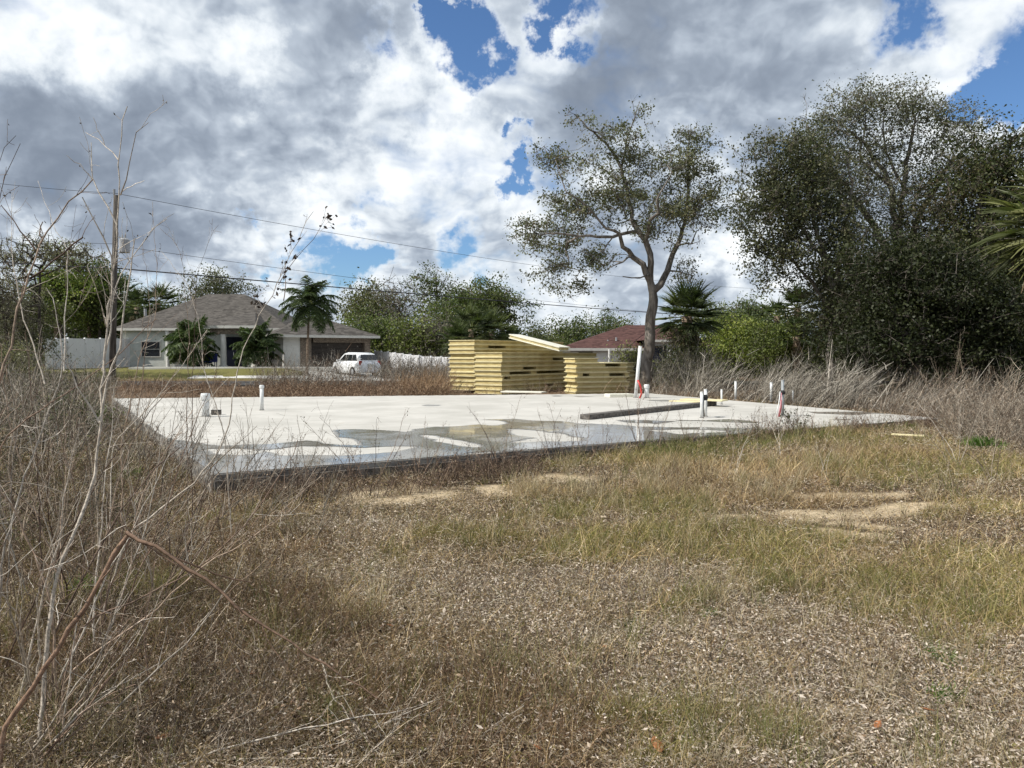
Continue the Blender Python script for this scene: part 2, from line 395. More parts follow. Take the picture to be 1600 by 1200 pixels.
# ------------------------------------------------------------------ branching skeletons
class Skel:
    def __init__(s): s.P = np.zeros((0, 3)); s.par = []; s.rmin = []
    def add(s, p, par, rmin=0.0):
        s.P = np.vstack([s.P, p]); s.par.append(par); s.rmin.append(rmin); return len(s.par) - 1
    def limb(s, pts, radii, start=None, step=0.3, wob=0.02, r=rng):
        pts = np.asarray(pts, float)
        if start is None and len(s.par): start = int(np.argmin(np.linalg.norm(s.P - pts[0], axis=1)))
        prev = start
        if not len(s.par): prev = s.add(pts[0], -1, radii[0])
        for i in range(1, len(pts)):
            n = max(1, int(np.linalg.norm(pts[i] - pts[i - 1]) / step)); a0 = s.P[prev] if i == 1 else pts[i - 1]
            for k in range(1, n + 1):
                t = k / n; q = a0 * (1 - t) + pts[i] * t + r.normal(size=3) * wob * (k < n)
                f = (i - 1 + t) / (len(pts) - 1); prev = s.add(q, prev, radii[0] * (1 - f) + radii[1] * f)
        return prev
    def reach(s, A, step=0.3, wob=0.05, droop=0.0, r=rng, up=0.25):
        ends = []
        d0 = [np.min(np.linalg.norm(s.P - a, axis=1)) for a in A]
        for i in np.argsort(d0):
            a = A[i]; dv = s.P - a; cost = np.linalg.norm(dv, axis=1) + up * np.maximum(0, dv[:, 2])
            j = int(np.argmin(cost)); p0 = s.P[j]; L = np.linalg.norm(a - p0); n = max(1, int(L / step)); prev = j
            mid = r.normal(size=3) * L * 0.10 + np.array([0, 0, droop * L])
            new = []
            for k in range(1, n + 1):
                t = k / n; q = p0 * (1 - t) + a * t + mid * 4 * t * (1 - t) * .5 + r.normal(size=3) * wob * step * (k < n)
                s.par.append(prev); s.rmin.append(0.0); new.append(q); prev = len(s.par) - 1
            s.P = np.vstack([s.P, np.array(new)]); ends.append(prev)
        return ends
    def mesh(s, tip=0.006, expo=2.3, thick_sides=8, rmax=None):
        n = len(s.par); P = s.P; par = np.array(s.par); acc = np.zeros(n); R = np.zeros(n); main = -np.ones(n, int); best = np.zeros(n)
        for i in range(n - 1, -1, -1):
            R[i] = max(tip if acc[i] == 0 else acc[i] ** (1 / expo), 0)
            if s.rmin[i] > 0: R[i] = s.rmin[i]
            q = par[i]
            if q >= 0:
                acc[q] += R[i] ** expo
                if R[i] > best[q]: best[q] = R[i]; main[q] = i
        for i in range(n):
            if par[i] >= 0: R[i] = min(R[i], R[par[i]])
        T = np.zeros((n, 3))
        for i in range(n):
            q = par[i]; a = P[i] - P[q] if q >= 0 else (P[main[i]] - P[i] if main[i] >= 0 else np.array([0, 0, 1.]))
            b = P[main[i]] - P[i] if main[i] >= 0 else a
            T[i] = a / (np.linalg.norm(a) + 1e-9) + b / (np.linalg.norm(b) + 1e-9)
        T = unit(T); ch = np.where(par >= 0)[0]; pa = par[ch]; D = unit(P[ch] - P[pa])
        Ts = np.where((main[pa] == ch)[:, None], T[pa], D); ra = np.where(main[pa] == ch, R[pa], np.minimum(R[pa], R[ch] * 1.3)); rb = R[ch]
        Vs, Qs, k0 = [], [], 0
        for sides, sel in ((thick_sides, rb > 0.05), (5, (rb <= 0.05) & (rb > 0.018)), (3, rb <= 0.018)):
            if not sel.any(): continue
            m = sel.sum(); rings = []
            for X, t, rr in ((P[pa][sel], Ts[sel], ra[sel]), (P[ch][sel], T[ch][sel], rb[sel])):
                ref = np.tile(np.array([0.31, 0.95, 0.05]), (m, 1)); u = unit(np.cross(t, ref)); w = np.cross(t, u)
                ang = np.arange(sides) * 2 * pi / sides
                rings.append(X[:, None] + rr[:, None, None] * (u[:, None] * np.cos(ang)[None, :, None] + w[:, None] * np.sin(ang)[None, :, None]))
            V = np.concatenate(rings, 1).reshape(-1, 3); b = (np.arange(m) * 2 * sides)[:, None]; j = np.arange(sides)[None]; j2 = (j + 1) % sides
            Q = np.stack([b + j, b + j2, b + j2 + sides, b + j + sides], -1).reshape(-1, 4)
            Vs.append(V); Qs.append(Q + k0); k0 += len(V)
        s.R = R
        return np.concatenate(Vs), np.concatenate(Qs)
def in_blobs(n, blobs, D, dep, r=rng, shell=0.35):
    """sample points in crown lobes given in photograph pixels at distance D (metres); dep = depth radius factor"""
    w = np.array([b[2] * b[3] for b in blobs], float) ** 0.9; w /= w.sum(); out = []
    for b, k in zip(blobs, r.multinomial(n, w)):
        d = rdir(k, r) * (r.random((k, 1)) ** shell); off = b[4] if len(b) > 4 else 0.0
        c = at(b[0], b[1], D + off); sx = b[2] * (D + off) / FPX; sz = b[3] * (D + off) / FPX; sy = dep * (sx + sz) / 2
        out.append(c + d * np.array([sx, sy, sz]))
    return np.concatenate(out)
# ------------------------------------------------------------------ terrain
SLAB_Z = 0.22
SB = gnd(330, 742, SLAB_Z)[:2]; SR = gnd(1470, 653.5, SLAB_Z)[:2]; SFR = gnd(1015, 614.5, SLAB_Z)[:2]; SFL = gnd(176, 622.5, SLAB_Z)[:2]
_u = (SR - SB) / np.linalg.norm(SR - SB); _v = np.array([-_u[1], _u[0]])
SL = SB + _v * 4.4
SLAB = np.array([SB, SR, SFR, SFL])
def in_poly(x, y, poly):
    ins = np.zeros(np.shape(x), bool); n = len(poly)
    for i in range(n):
        x1, y1 = poly[i]; x2, y2 = poly[(i + 1) % n]
        c = ((y1 > y) != (y2 > y)) & (x < (x2 - x1) * (y - y1) / (y2 - y1 + 1e-12) + x1); ins ^= c
    return ins
def poly_dist(x, y, poly):
    d = np.full(np.shape(x), 1e9); n = len(poly)
    for i in range(n):
        a, b = np.array(poly[i], float), np.array(poly[(i + 1) % n], float); ab = b - a
        t = np.clip(((x - a[0]) * ab[0] + (y - a[1]) * ab[1]) / ab.dot(ab), 0, 1)
        d = np.minimum(d, np.hypot(x - a[0] - t * ab[0], y - a[1] - t * ab[1]))
    return d
def terrain(x, y):
    x = np.asarray(x, float); y = np.asarray(y, float)
    z = (fbm(x, y, 1.6, 3, 4) - 0.5) * 0.14 * sstep(np.hypot(x, y), 0, 3) + (fbm(x, y, 14, 8, 3) - 0.5) * 0.2 * sstep(y, 6, 30)
    z = z + 0.13 * sstep(x * 0.5 + y * 0.5, 3.5, 8.5) * sstep(x, -1.5, 2.5)
    z = z + 0.60 * sstep(y, 45.2, 52) * sstep(-x, 13.5, 17.5) - 0.25 * sstep(y, 60, 72) * sstep(x, -8, -2)     # house pad
    z = z + 0.30 * sstep(-x, 6, 10) * (1 - sstep(y, 9, 14)) * sstep(y, 3, 8) * 0.6
    d = poly_dist(x, y, SLAB); ins = in_poly(x, y, SLAB); sd_ = np.where(ins, -d, d)
    z = np.where(sd_ < 0.8, np.minimum(z, 0.15 + 0.03 * sstep(x, 0, 6) + 0.08 * np.maximum(sd_, 0)), z)
    z = np.where(sd_ < -0.1, -0.15, z)
    # road
    rd = 1 - sstep(np.abs(y - 41.5), 3.2, 4.4); z = z * (1 - rd) + (-0.02) * rd
    far = sstep(y, 120, 300); z = z * (1 - far)
    return z
# where things grow: (px, py, radius x m, radius y m)
def zone(x, y, lst):
    o = np.zeros(np.shape(x))
    for px, py, rx, ry in lst:
        c = gnd(px, py, 0.05); q = np.hypot((x - c[0]) / rx, (y - c[1]) / ry)
        o = np.maximum(o, 1 - sstep(q, 0.55, 1.15))
    return o
Z_SAND = [(610, 768, .75, .55), (880, 742, .6, .35), (1280, 800, .55, .4), (1330, 835, .4, .2), (1370, 818, .35, .15), (760, 760, .5, .2), (1145, 806, .3, .12), (1175, 742, .5, .25), (1400, 795, .6, .3),
          (1310, 770, .6, .25), (885, 1198, .25, .12), (640, 612, 1.6, .5), (1330, 1070, .1, .05)]
Z_GREEN = [(1150, 850, 1.3, .75), (960, 845, .8, .6), (1350, 905, 1.1, .45), (1520, 930, 1.0, .5), (1250, 700, 3.2, 1.0), (1050, 720, 1.4, 1.2), (1480, 740, 2.5, 1.2), (1480, 985, .25, .1), (1470, 1040, .14, .08),
           (720, 835, .5, .35), (850, 800, .6, .4), (740, 700, .8, .3), (1000, 790, .9, .5), (1550, 800, 1.0, .6), (900, 720, 1.0, .7), (1100, 690, 1.6, 0.9), (350, 800, .5, .3), (150, 930, .4, .4),
           (1100, 940, .4, .2), (1130, 1100, .5, .2), (1080, 1170, .3, .1), (660, 860, .3, .2), (600, 730, .6, .3), (1585, 880, .8, .5), (420, 1010, .3, .15)]
Z_STRAW = [(1180, 745, 1.7, .8), (1350, 725, 1.6, .6), (1050, 770, .9, .5), (1300, 690, 1.6, .5), (1010, 730, .6, .4), (1230, 780, 1.0, .3), (860, 770, .8, .4)]
Z_SILVER = [(1350, 1000, 1.5, .6), (1200, 1080, 1.3, .35), (1450, 1130, 1.0, .3), (1000, 910, 1.2, .5), (850, 900, 1.0, .6), (650, 900, 1.0, .6), (1150, 1180, .6, .15), (1330, 950, .9, .3), (560, 830, .9, .7),
            (1550, 1050, .6, .4), (1250, 1160, .7, .2), (740, 960, .6, .3), (950, 1000, .8, .3)]
Z_BROWN = [(280, 1000, 1.4, 1.1), (700, 1080, 1.0, .35), (250, 850, 2.0, 1.2), (450, 720, 2.2, 1.0), (560, 1150, .8, .25), (80, 760, 3.5, 3), (620, 690, 2, .5), (850, 1100, .7, .3), (1450, 670, 3.5, .8), (930, 700, 2, .5)]
def zones(x, y):
    w = (fbm(x, y, .7, 31, 3) - .5) * .9; w2 = (fbm(x, y, .7, 47, 3) - .5) * .9
    X, Y = x + w, y + w2
    g = np.clip(zone(X, Y, Z_GREEN) * (0.35 + 1.3 * fbm(x, y, .35, 12, 3)), 0, 1) + 0.10 * sstep(fbm(x, y, .5, 22, 3), .55, .7)
    return dict(sand=np.clip(zone(X, Y, Z_SAND) * (0.3 + 1.2 * fbm(x, y, .25, 15, 3)), 0, 1), green=np.clip(g, 0, 1),
                straw=zone(X, Y, Z_STRAW), silver=np.clip(zone(X, Y, Z_SILVER) + .15, 0, 1), brown=zone(X, Y, Z_BROWN))

def build_ground():
    def axis(lo, hi, fine_lo, fine_hi, step, growth):
        a = list(np.arange(fine_lo, fine_hi, step)); q = step
        while a[-1] < hi: q *= growth; a.append(a[-1] + q)
        q = step
        while a[0] > lo: q *= growth; a.insert(0, a[0] - q)
        return np.array(a)
    xs = axis(-1500, 1500, -11, 11, 0.09, 1.09); ys = axis(-300, 2500, 1.5, 17, 0.08, 1.07)
    X, Y = np.meshgrid(xs, ys); Z = terrain(X, Y)
    nx, ny = len(xs), len(ys); V = np.stack([X.ravel(), Y.ravel(), Z.ravel()], 1)
    i, j = np.meshgrid(np.arange(nx - 1), np.arange(ny - 1)); b = (j * nx + i).ravel()
    Q = np.stack([b, b + 1, b + nx + 1, b + nx], 1)
    x, y = X.ravel(), Y.ravel(); z = zones(x, y)
    c = np.tile([0.085, 0.062, 0.043], (len(x), 1))
    def bl(c, k, t): return c * (1 - k[:, None]) + np.array(t) * k[:, None]
    c = bl(c, z['green'] * .6, (0.10, 0.092, 0.045)); c = bl(c, z['brown'] * .6, (0.06, 0.044, 0.032)); c = bl(c, z['silver'] * .35, (0.19, 0.155, 0.125))
    c = bl(c, z['sand'], (0.50, 0.40, 0.265))
    lawn = sstep(y, 45, 46.5) * sstep(-x, 12, 15) * (1 - sstep(y, 60, 64)); c = bl(c, lawn, (0.165, 0.155, 0.055))
    back = sstep(y, 22, 24) * (1 - lawn) * (1 - sstep(y, 46, 50)); c = bl(c, back * .8, (0.17, 0.115, 0.075))
    c = bl(c, sstep(y, 66, 90), (0.06, 0.06, 0.035))
    m, N = new_mat('soil')
    a = N.n('ShaderNodeAttribute', attribute_name='Col'); tc = N.n('ShaderNodeTexCoord'); v = tc.outputs['Object']
    f, _ = N.noise(v, 28, 6, 0.7); f2, _ = N.noise(v, 160, 3, 0.7)
    k = N.m('ADD', N.ramp(f, 0.3, 0.7, 0.55, 1.25), N.ramp(f2, 0.3, 0.7, -0.2, 0.25))
    finish(N, principled(N, N.v('SCALE', a.outputs['Color'], k), 0.95, 0.05, bump(N, N.m('ADD', f, N.m('MULTIPLY', f2, .3)), 0.7, 0.02)))
    o = mesh_np('ground', V, Q, None, m, c, None, True); tag(o, 'weedy sandy ground of the building lot', None, None, 'structure')
build_ground()

# ------------------------------------------------------------------ road, driveway, kerb
def sheet(name, pts, mat, kind='structure', label=None, thick=0.05, sub=None):
    mb = MB(); n = len(pts)
    mb.add([(p[0], p[1], p[2]) for p in pts] + [(p[0], p[1], p[2] - thick) for p in pts],
           [tuple(range(n)), tuple(range(2 * n - 1, n - 1, -1))] + [(i, i + n, (i + 1) % n + n, (i + 1) % n) for i in range(n)])
    o = mb.build(name, mat); tag(o, label, None, None, kind); return o
sheet('road', [(-260, 38.6, .05), (260, 38.6, .05), (260, 44.6, .05), (-260, 44.6, .05)], M['asphalt'], label='asphalt street behind the building lot', thick=.2)
dr = [at(470, 580, 45.0)[:2], at(640, 580, 45.5)[:2], at(640, 577, 62)[:2], at(484, 577, 60.5)[:2]]
sheet('driveway', [(dr[0][0], 44.7, .08), (dr[1][0], 44.7, .08), (dr[2][0], 63.5, .12), (dr[3][0], 60.5, .5)], M['concrete'], label='pale concrete driveway', thick=.3)
a_, b_ = at(293, 583, 47.0), at(520, 583, 47.0)
sheet('pavement', [(a_[0], 46.9, .16), (b_[0], 46.9, .16), (b_[0], 48.0, .28), (a_[0], 48.0, .28)], M['concrete'], label='narrow pale concrete path before the lawn', thick=.3)

c_, d_ = at(205, 575, 57.0), at(522, 575, 57.0)
sheet('path', [(c_[0], 56.6, .66), (d_[0], 56.6, .66), (d_[0], 58.0, .67), (c_[0], 58.0, .67)], M['concrete'], label='pale path along the front of the grey-roof house', thick=.3)
# ------------------------------------------------------------------ slab
PUDDLES = [
 [(222, 688), (262, 684), (300, 690), (345, 697), (420, 693), (470, 688), (515, 684), (520, 676), (512, 671), (560, 669), (600, 671), (632, 674), (645, 670), (690, 666), (720, 665), (748, 663), (770, 664),
  (790, 661), (776, 657), (752, 656), (800, 655), (850, 657), (905, 661), (960, 663), (1000, 667), (1060, 668), (1100, 668), (1180, 669), (1230, 674), (990, 692), (700, 714), (500, 732), (334, 752), (290, 730), (245, 706)],
]
ISLANDS = [[(470, 683), (505, 681), (540, 686), (570, 692), (566, 696), (530, 695), (498, 690)], [(662, 680), (700, 685), (745, 694), (742, 698), (715, 695), (680, 688)], [(800, 671), (850, 674), (905, 684), (900, 688), (850, 690), (800, 692), (830, 686), (845, 684), (812, 680)],
           [(400, 704), (470, 698), (560, 700), (640, 698), (620, 705), (540, 711), (450, 711)], [(330, 702), (380, 700), (420, 706), (380, 711), (345, 709)], [(1010, 672), (1080, 672), (1130, 674), (1060, 677)]]
DAMP_SHADOW_STREAKS = [[(655, 633.5), (668, 632), (692, 632.5), (686, 634.5), (665, 635)], [(855, 618.3), (870, 617.6), (885, 618.5), (868, 619.6)], [(1010, 625), (1045, 624.5), (1060, 627), (1030, 627.5)],  # last streak on this row is the tall pipe's cast shadow, painted dark
           [(1247, 642.5), (1300, 643), (1370, 644), (1395, 646.5), (1330, 648), (1275, 646.5)], [(1060, 657), (1140, 655), (1200, 659), (1190, 662), (1110, 659)], [(960, 656), (1010, 655.5), (1050, 659), (1030, 663), (980, 660)],
           [(1290, 655), (1325, 655), (1320, 657)], [(900, 619), (935, 619.5), (905, 620.5)], [(1115, 651), (1150, 652), (1120, 653)]]
def field(x, y, polys, sc=1.0):
    s = np.full(np.shape(x), -9.0)
    for P in polys:
        w = np.array([gnd(a, b, SLAB_Z)[:2] for a, b in P]); d = poly_dist(x, y, w); s = np.maximum(s, np.where(in_poly(x, y, w), d, -d))
    return s
def wet_shadow_field(x, y):
    nz = (fbm(x, y, 0.55, 61, 5) - .5) * 0.42 - .055
    s = np.minimum(field(x, y, PUDDLES), -field(x, y, ISLANDS)); s = np.maximum(s, field(x, y, DAMP_SHADOW_STREAKS))  # streaks join damp marks and painted pipe shadow to the puddles
    return s + nz
def build_slab():
    g = 0.045; u, v = _u, _v
    # grid in slab axes, clipped to the outline
    T = np.array([[u.dot(p - SB), v.dot(p - SB)] for p in SLAB])
    ss = np.arange(T[:, 0].min(), T[:, 0].max() + g, g); tt = np.concatenate([np.arange(0, 7.5, g), np.arange(7.5, T[:, 1].max() + .3, .15)])
    S, Tt = np.meshgrid(ss, tt); X = SB[0] + u[0] * S + v[0] * Tt; Y = SB[1] + u[1] * S + v[1] * Tt
    ins = in_poly(X, Y, SLAB)
    w = np.where(ins, wet_shadow_field(X, Y), -3)
    nx = len(ss); ok = (ins[:-1, :-1] & ins[1:, :-1] & ins[:-1, 1:] & ins[1:, 1:])
    jj, ii = np.nonzero(ok); b = jj * nx + ii; Q = np.stack([b, b + 1, b + nx + 1, b + nx], 1)
    V = np.stack([X.ravel(), Y.ravel(), np.full(X.size, SLAB_Z)], 1)
    root = empty('foundation_slab', (*SB, 0.0), 'broad white concrete foundation slab with wet puddled near edge', 'foundation slab')
    m, N = new_mat('slab_concrete')
    a = N.n('ShaderNodeAttribute', attribute_name='Col'); sp = N.n('ShaderNodeSeparateColor'); N.put(sp.inputs[0], a.outputs['Color'])
    tc = N.n('ShaderNodeTexCoord'); vv = tc.outputs['Object']
    f, _ = N.noise(vv, 0.7, 7, 0.6); f2, _ = N.noise(N.v('MULTIPLY', vv, (1, 4, 1)), 2.2, 6, 0.65); f3, _ = N.noise(vv, 45, 4, 0.6)
    c = N.mix(N.ramp(f, .3, .7), (0.42, 0.405, 0.365), (0.57, 0.55, 0.505)); c = N.mix(N.ramp(f2, .42, .66, 0, .65), c, (0.40, 0.385, 0.35))
    c = N.mix(N.ramp(f3, .3, .8, 0, .2), c, (0.34, 0.33, 0.31))
    wet = N.ramp(sp.outputs[0], 0.47, 0.5, 0, 1); c = N.mix(wet, c, (0.25, 0.24, 0.215))  # wet tone, which also darkens the streak painted as pipe shadow
    ro = N.ramp(wet, 0, 1, 0.85, 0.35)
    finish(N, principled(N, c, ro, 0.35, bump(N, N.m('ADD', f3, f2), 0.08, 0.01)))
    col = np.zeros((len(V), 3)); col[:, 0] = np.clip(w.ravel() / 0.6 + .55, 0, 1)
    mesh_np('slab_top', V, Q, None, m, col, root)
    # body just below the top sheet
    mb = MB(); n = 4; P = SLAB + (SLAB.mean(0) - SLAB) * 0.0006
    mb.add([(*p, SLAB_Z - .004) for p in P] + [(*p, -.2) for p in P], [tuple(range(n))] + [(i, i + n, (i + 1) % n + n, (i + 1) % n) for i in range(n)])
    mb.build('slab_edge', M['slab_side'], root)
    # puddle water: its own thin sheet
    fine = ok & (np.minimum.reduce([w[:-1, :-1], w[1:, :-1], w[:-1, 1:], w[1:, 1:]]) > 0.0); fine[tt[:-1] >= 7.4] = False
    jj, ii = np.nonzero(fine); b = jj * nx + ii; Q = np.stack([b, b + 1, b + nx + 1, b + nx], 1)
    used, inv = np.unique(Q, return_inverse=True); Q = inv.reshape(-1, 4); W = V[used].copy(); W[:, 2] = SLAB_Z + .004
    m2, N = new_mat('puddle_water')
    tc = N.n('ShaderNodeTexCoord'); nz, _ = N.noise(tc.outputs['Object'], 3, 3, .5)
    f, _ = N.noise(tc.outputs['Object'], 1.3, 5, .6)
    finish(N, principled(N, N.mix(f, (0.20, 0.19, 0.165), (0.32, 0.30, 0.265)), N.ramp(f, .35, .7, .03, .2), 0.5, bump(N, nz, 0.012, 0.02)))
    o = mesh_np('puddle', W, Q, None, m2); tag(o, 'shallow rain puddles reflecting sky on the slab', None, None, 'structure')
M['slab_side'] = mat_noise('slab_side', (0.10, 0.095, 0.09), (0.30, 0.285, 0.26), 2.2, 0.9, 0.4, 0.02, 0.1, (1, 1, 6))
build_slab()
# ------------------------------------------------------------------ things on the slab
def pipe(px, pt, pb, w, label, mat='pvc', cap=False, lean=0.0, name='white_pipe', z=SLAB_Z, group='pipes standing in the slab', cat='pipe', depth_lean=0.0):
    b = gnd(px, pb, z); D = b[1]; r = w / 2 * D / FPX; t = at(px + lean, pt, D + depth_lean); h = t[2] - b[2]
    root = empty(name, b, label, cat, group)
    MB().tube([b, b * .5 + t * .5, t], r, 14).build('pipe_body', M[mat], root, True)
    ax = (t - b) / np.linalg.norm(t - b)
    if cap:
        MB().tube([t - ax * r * 1.4, t - ax * r * .2, t + ax * r * .25], [r * 1.28, r * 1.28, r * 1.1], 14).build('end_cap', M[mat], root)
    else:
        MB().tube([t - ax * .02, t + ax * .006], [r * 1.06, r * 1.06], 14).build('rim', M[mat], root)
    MB().tube([b + [0, 0, -.001], b + [0, 0, .012]], [r * 1.5, r * 1.35], 14).build('slab_collar', M['slab_side'], root)
    return root
pipe(321, 616, 651, 11.5, 'short fat white pipe at the left end of the slab', cap=True)
pipe(409, 602.5, 641, 5.8, 'white capped pipe, second from the left on the slab', cap=True)
pipe(993, 541, 621.5, 5.6, 'tall leaning white pipe in front of the oak trunk', lean=7.5)
pipe(1010.5, 601.5, 622, 7, 'short fat white pipe right of the tall leaning pipe', cap=True)
pipe(1096.5, 612.5, 653, 5, 'left white pipe of the strapped pair by the board end')
pipe(1102.5, 608.5, 651, 5, 'right, taller white pipe of the strapped pair by the board end')
pipe(1127.5, 608.5, 632, 3, 'thin short white pipe just right of the strapped pair')
pipe(1149.5, 595.5, 624, 3.6, 'white pipe before the leaning dead brush, at the slab edge')
pipe(1205, 597.5, 627.5, 4, 'white pipe just left of the grey taped pipe')
pipe(1223, 594, 650, 4.6, 'grey pipe with pink and red tubes taped to it', mat='grey_tube', name='grey_pipe')
pipe(1239, 610.5, 627, 2.6, 'shortest thin white pipe, right of the grey pipe')
# strap round the pair
def tie(px, py, w, D, label, h=.1):
    c = at(px, py, D); r = w / 2 * D / FPX
    o = MB().tube([c - [0, 0, h / 2], c, c + [0, 0, h / 2]], [r, r * 1.2, r * .8], 10).build('black_strap', M['dark_rubber'], None, True, org=c); tag(o, label, 'strap')
pb = gnd(1099, 652, SLAB_Z)
tie(1100, 621, 11, pb[1], 'black strap wound round the pair of white pipes', .12)
o = MB().tube([at(1099.5, 619, pb[1] - .1), at(1098, 635, pb[1] - .12), at(1099.5, 651, pb[1] - .1)], [.02, .03, .025], 8).build('black_cable', M['dark_rubber'], None, True, org=pb); tag(o, 'black cable hanging between the strapped white pipes', 'cable')
g0 = gnd(1223, 650, SLAB_Z)
tie(1223, 613, 7, g0[1], 'black tape around the grey pipe holding thin tubes', .09)
for (a, b, c_, lab, mt) in ((1219, 612, 1212, 'pale thin tube splayed left from the grey pipe', 'pvc'), (1221, 614, 1216, 'pink thin tube taped to the grey pipe', 'pink_tube'), (1221, 625, 1217.5, 'red thin tube beside the grey pipe foot', 'red_tube')):
    p = at(a, b, g0[1] - .05); q = gnd(c_, 651.5, SLAB_Z)
    o = MB().tube([p, (p + q) / 2 + [0.02, 0, .02], q], .011, 8).build('thin_tube', M[mt], None, True, org=q); tag(o, lab, 'tube')
r0 = gnd(1003, 622, SLAB_Z)
o = MB().tube([at(996.5, 594, r0[1] - .05), at(1001, 604, r0[1] - .1), at(1002.5, 615, r0[1] - .1), gnd(999.5, 622.5, SLAB_Z)], .03, 8).build('red_tube', M['red_tube'], None, True, org=r0); tag(o, 'bright red tube beside the tall leaning white pipe', 'tube')
# small dark box near the left pipes
c = gnd(338, 648, SLAB_Z)
t = empty('junction_box', c, 'small dark box lying right of the fat left pipe', 'box')
MB().box((c[0], c[1], c[2] + .05), (.2, .14, .09), .2).build('box_body', M['wetwood'], t, bevel=.006)
MB().box((c[0], c[1], c[2] + .102), (.21, .15, .012), .2).build('lid', M['dark_rubber'], t)
# boards on the slab
def board(p, q, w, h, name, label, mat, cat='board', lift=0.0):
    p = np.array(p, float); q = np.array(q, float); d = q - p; L = np.linalg.norm(d[:2]); s = np.array([-d[1], d[0], 0]) / L * w
    o = MB().obox(p + [0, 0, lift], d, s, (0, 0, h)).build(name, mat, None, bevel=.006, org=p); tag(o, label, cat); return o
board(gnd(921, 656, SLAB_Z), gnd(1120, 633.5, SLAB_Z), .24, .10, 'wet_board', 'long dark weathered board lying across the slab', M['wetwood'], lift=.005)
board(gnd(1062, 633.5, SLAB_Z), gnd(1128, 636, SLAB_Z), .5, .03, 'yellow_board', 'pale yellow board under the far end of the dark board', M['skin'], lift=.14)
board(gnd(1045, 627.5, SLAB_Z), gnd(1112, 630, SLAB_Z), .35, .03, 'yellow_board', 'pale yellow board lying on the slab behind the dark board', M['skin'])
board(gnd(953, 621, SLAB_Z), gnd(990, 620.5, SLAB_Z), .5, .10, 'white_block', 'low pale block by the foot of the tall leaning pipe', M['cream'], 'block')
board(gnd(782, 614.2, .2), gnd(846, 615.6, .2), .5, .05, 'white_board', 'thin white board at the foot of the panel stack', M['cream'], lift=.02)
board(gnd(1392, 680, .2), gnd(1444, 683, .2), .05, .03, 'yellow_strip', 'thin yellow strip lying in weeds at right', M['skin'], 'strip')
c = gnd(946, 661, .1)
# form board along the near edge
fb0 = SB + _u * 0.02 - _v * .06; fb1 = SR - _u * 0.4 - _v * .06
o = MB().obox((*fb0, .04), (*(fb1 - fb0), 0.01), (*(-_v * .035), 0), (0, 0, .12)).build('form_board', M['wetwood'], None, org=(*fb0, 0)); tag(o, 'dark form board running along the near edge of the slab', 'form board')

# ------------------------------------------------------------------ stacks of yellow foam panels
def panel(p, e1, e2, L, W, H, slots, label, group):
    """p near corner on the ground side; e1 along, e2 across (both unit), lying flat"""
    root = empty('foam_panel', p, label, 'panel', group)
    t = H * .17; e1 = np.array([*e1, 0]); e2 = np.array([*e2, 0]); p = np.array(p, float); up = np.array([0, 0, 1.])
    MB().obox(p, e1 * L, e2 * W, up * t).build('lower_skin', M['skin'], root)
    MB().obox(p + up * (H - t - .004), e1 * L, e2 * W, up * t).build('upper_skin', M['skin'], root)
    r = .035; q = p + up * (t + .002) + e1 * r + e2 * r; h = H - 2 * t - .008; segs = []; x = 0.0
    core = MB()
    for a, b in sorted(slots):
        if a * L > x + .02: core.obox(q + e1 * x, e1 * (a * L - x), e2 * (W - 2 * r), up * h)
        core.obox(q + e1 * a * L + e2 * .6, e1 * (b - a) * L, e2 * (W - 2 * r - .6), up * h); x = b * L
    core.obox(q + e1 * x, e1 * (L - 2 * r - x), e2 * (W - 2 * r), up * h)
    core.build('foam_core', M['foam'], root)
    return root
ORD = ['lowest', 'second', 'third', 'fourth', 'fifth', 'sixth', 'seventh', 'eighth', 'ninth', 'tenth', 'eleventh', 'twelfth']
def stack(pxn, D, e1, W, L, n, H, z0, name, group, slots, extra):
    e1 = np.array(e1) / np.linalg.norm(e1); e2 = np.array([-e1[1], e1[0]]); c = at(pxn, 600, D)[:2]
    for i in range(n):
        l = L + extra.get(i, 0) + random.uniform(-.06, .06); j = random.uniform(-.05, .05); k = random.uniform(-.03, .03)
        p = c + e1 * j + e2 * k; lab = ('topmost' if i == n - 1 else ORD[i] if i == 0 else ORD[i] + ' from the bottom') + ' yellow foam panel in the ' + name
        panel((p[0], p[1], z0 + i * H), e1, e2, l, W, H, slots.get(i, []), lab, group)
stack(742, 31.2, (.61, .79), 1.42, 6.5, 11, .187, .12, 'left rear stack', 'foam wall panels in the left rear stack', {9: [(.14, .32)], 7: [(.3, .4)], 5: [(.2, .3)]}, {})
stack(784, 29.2, (.61, .79), 1.38, 6.4, 9, .178, .06, 'middle stack beside the lit panel ends', 'foam wall panels in the middle stack', {1: [(.45, .54)], 5: [(.22, .36)], 4: [(.08, .3), (.36, .66)], 3: [(.02, .08)], 7: [(.5, .62)]}, {8: .5, 7: .4})
stack(900, 27.9, (.95, .31), 1.1, 2.1, 8, .175, .05, 'right stack nearest the tall pipe', 'foam wall panels in the right stack', {6: [(.55, .85)], 4: [(.1, .22), (.6, .9)]}, {7: -1.1, 6: .02})
stack(944, 30.2, (.93, .36), 1.1, 1.4, 7, .175, .05, 'low stack at the far right', 'foam wall panels in the low right stack', {5: [(.1, .5)], 3: [(.55, .75)]}, {})
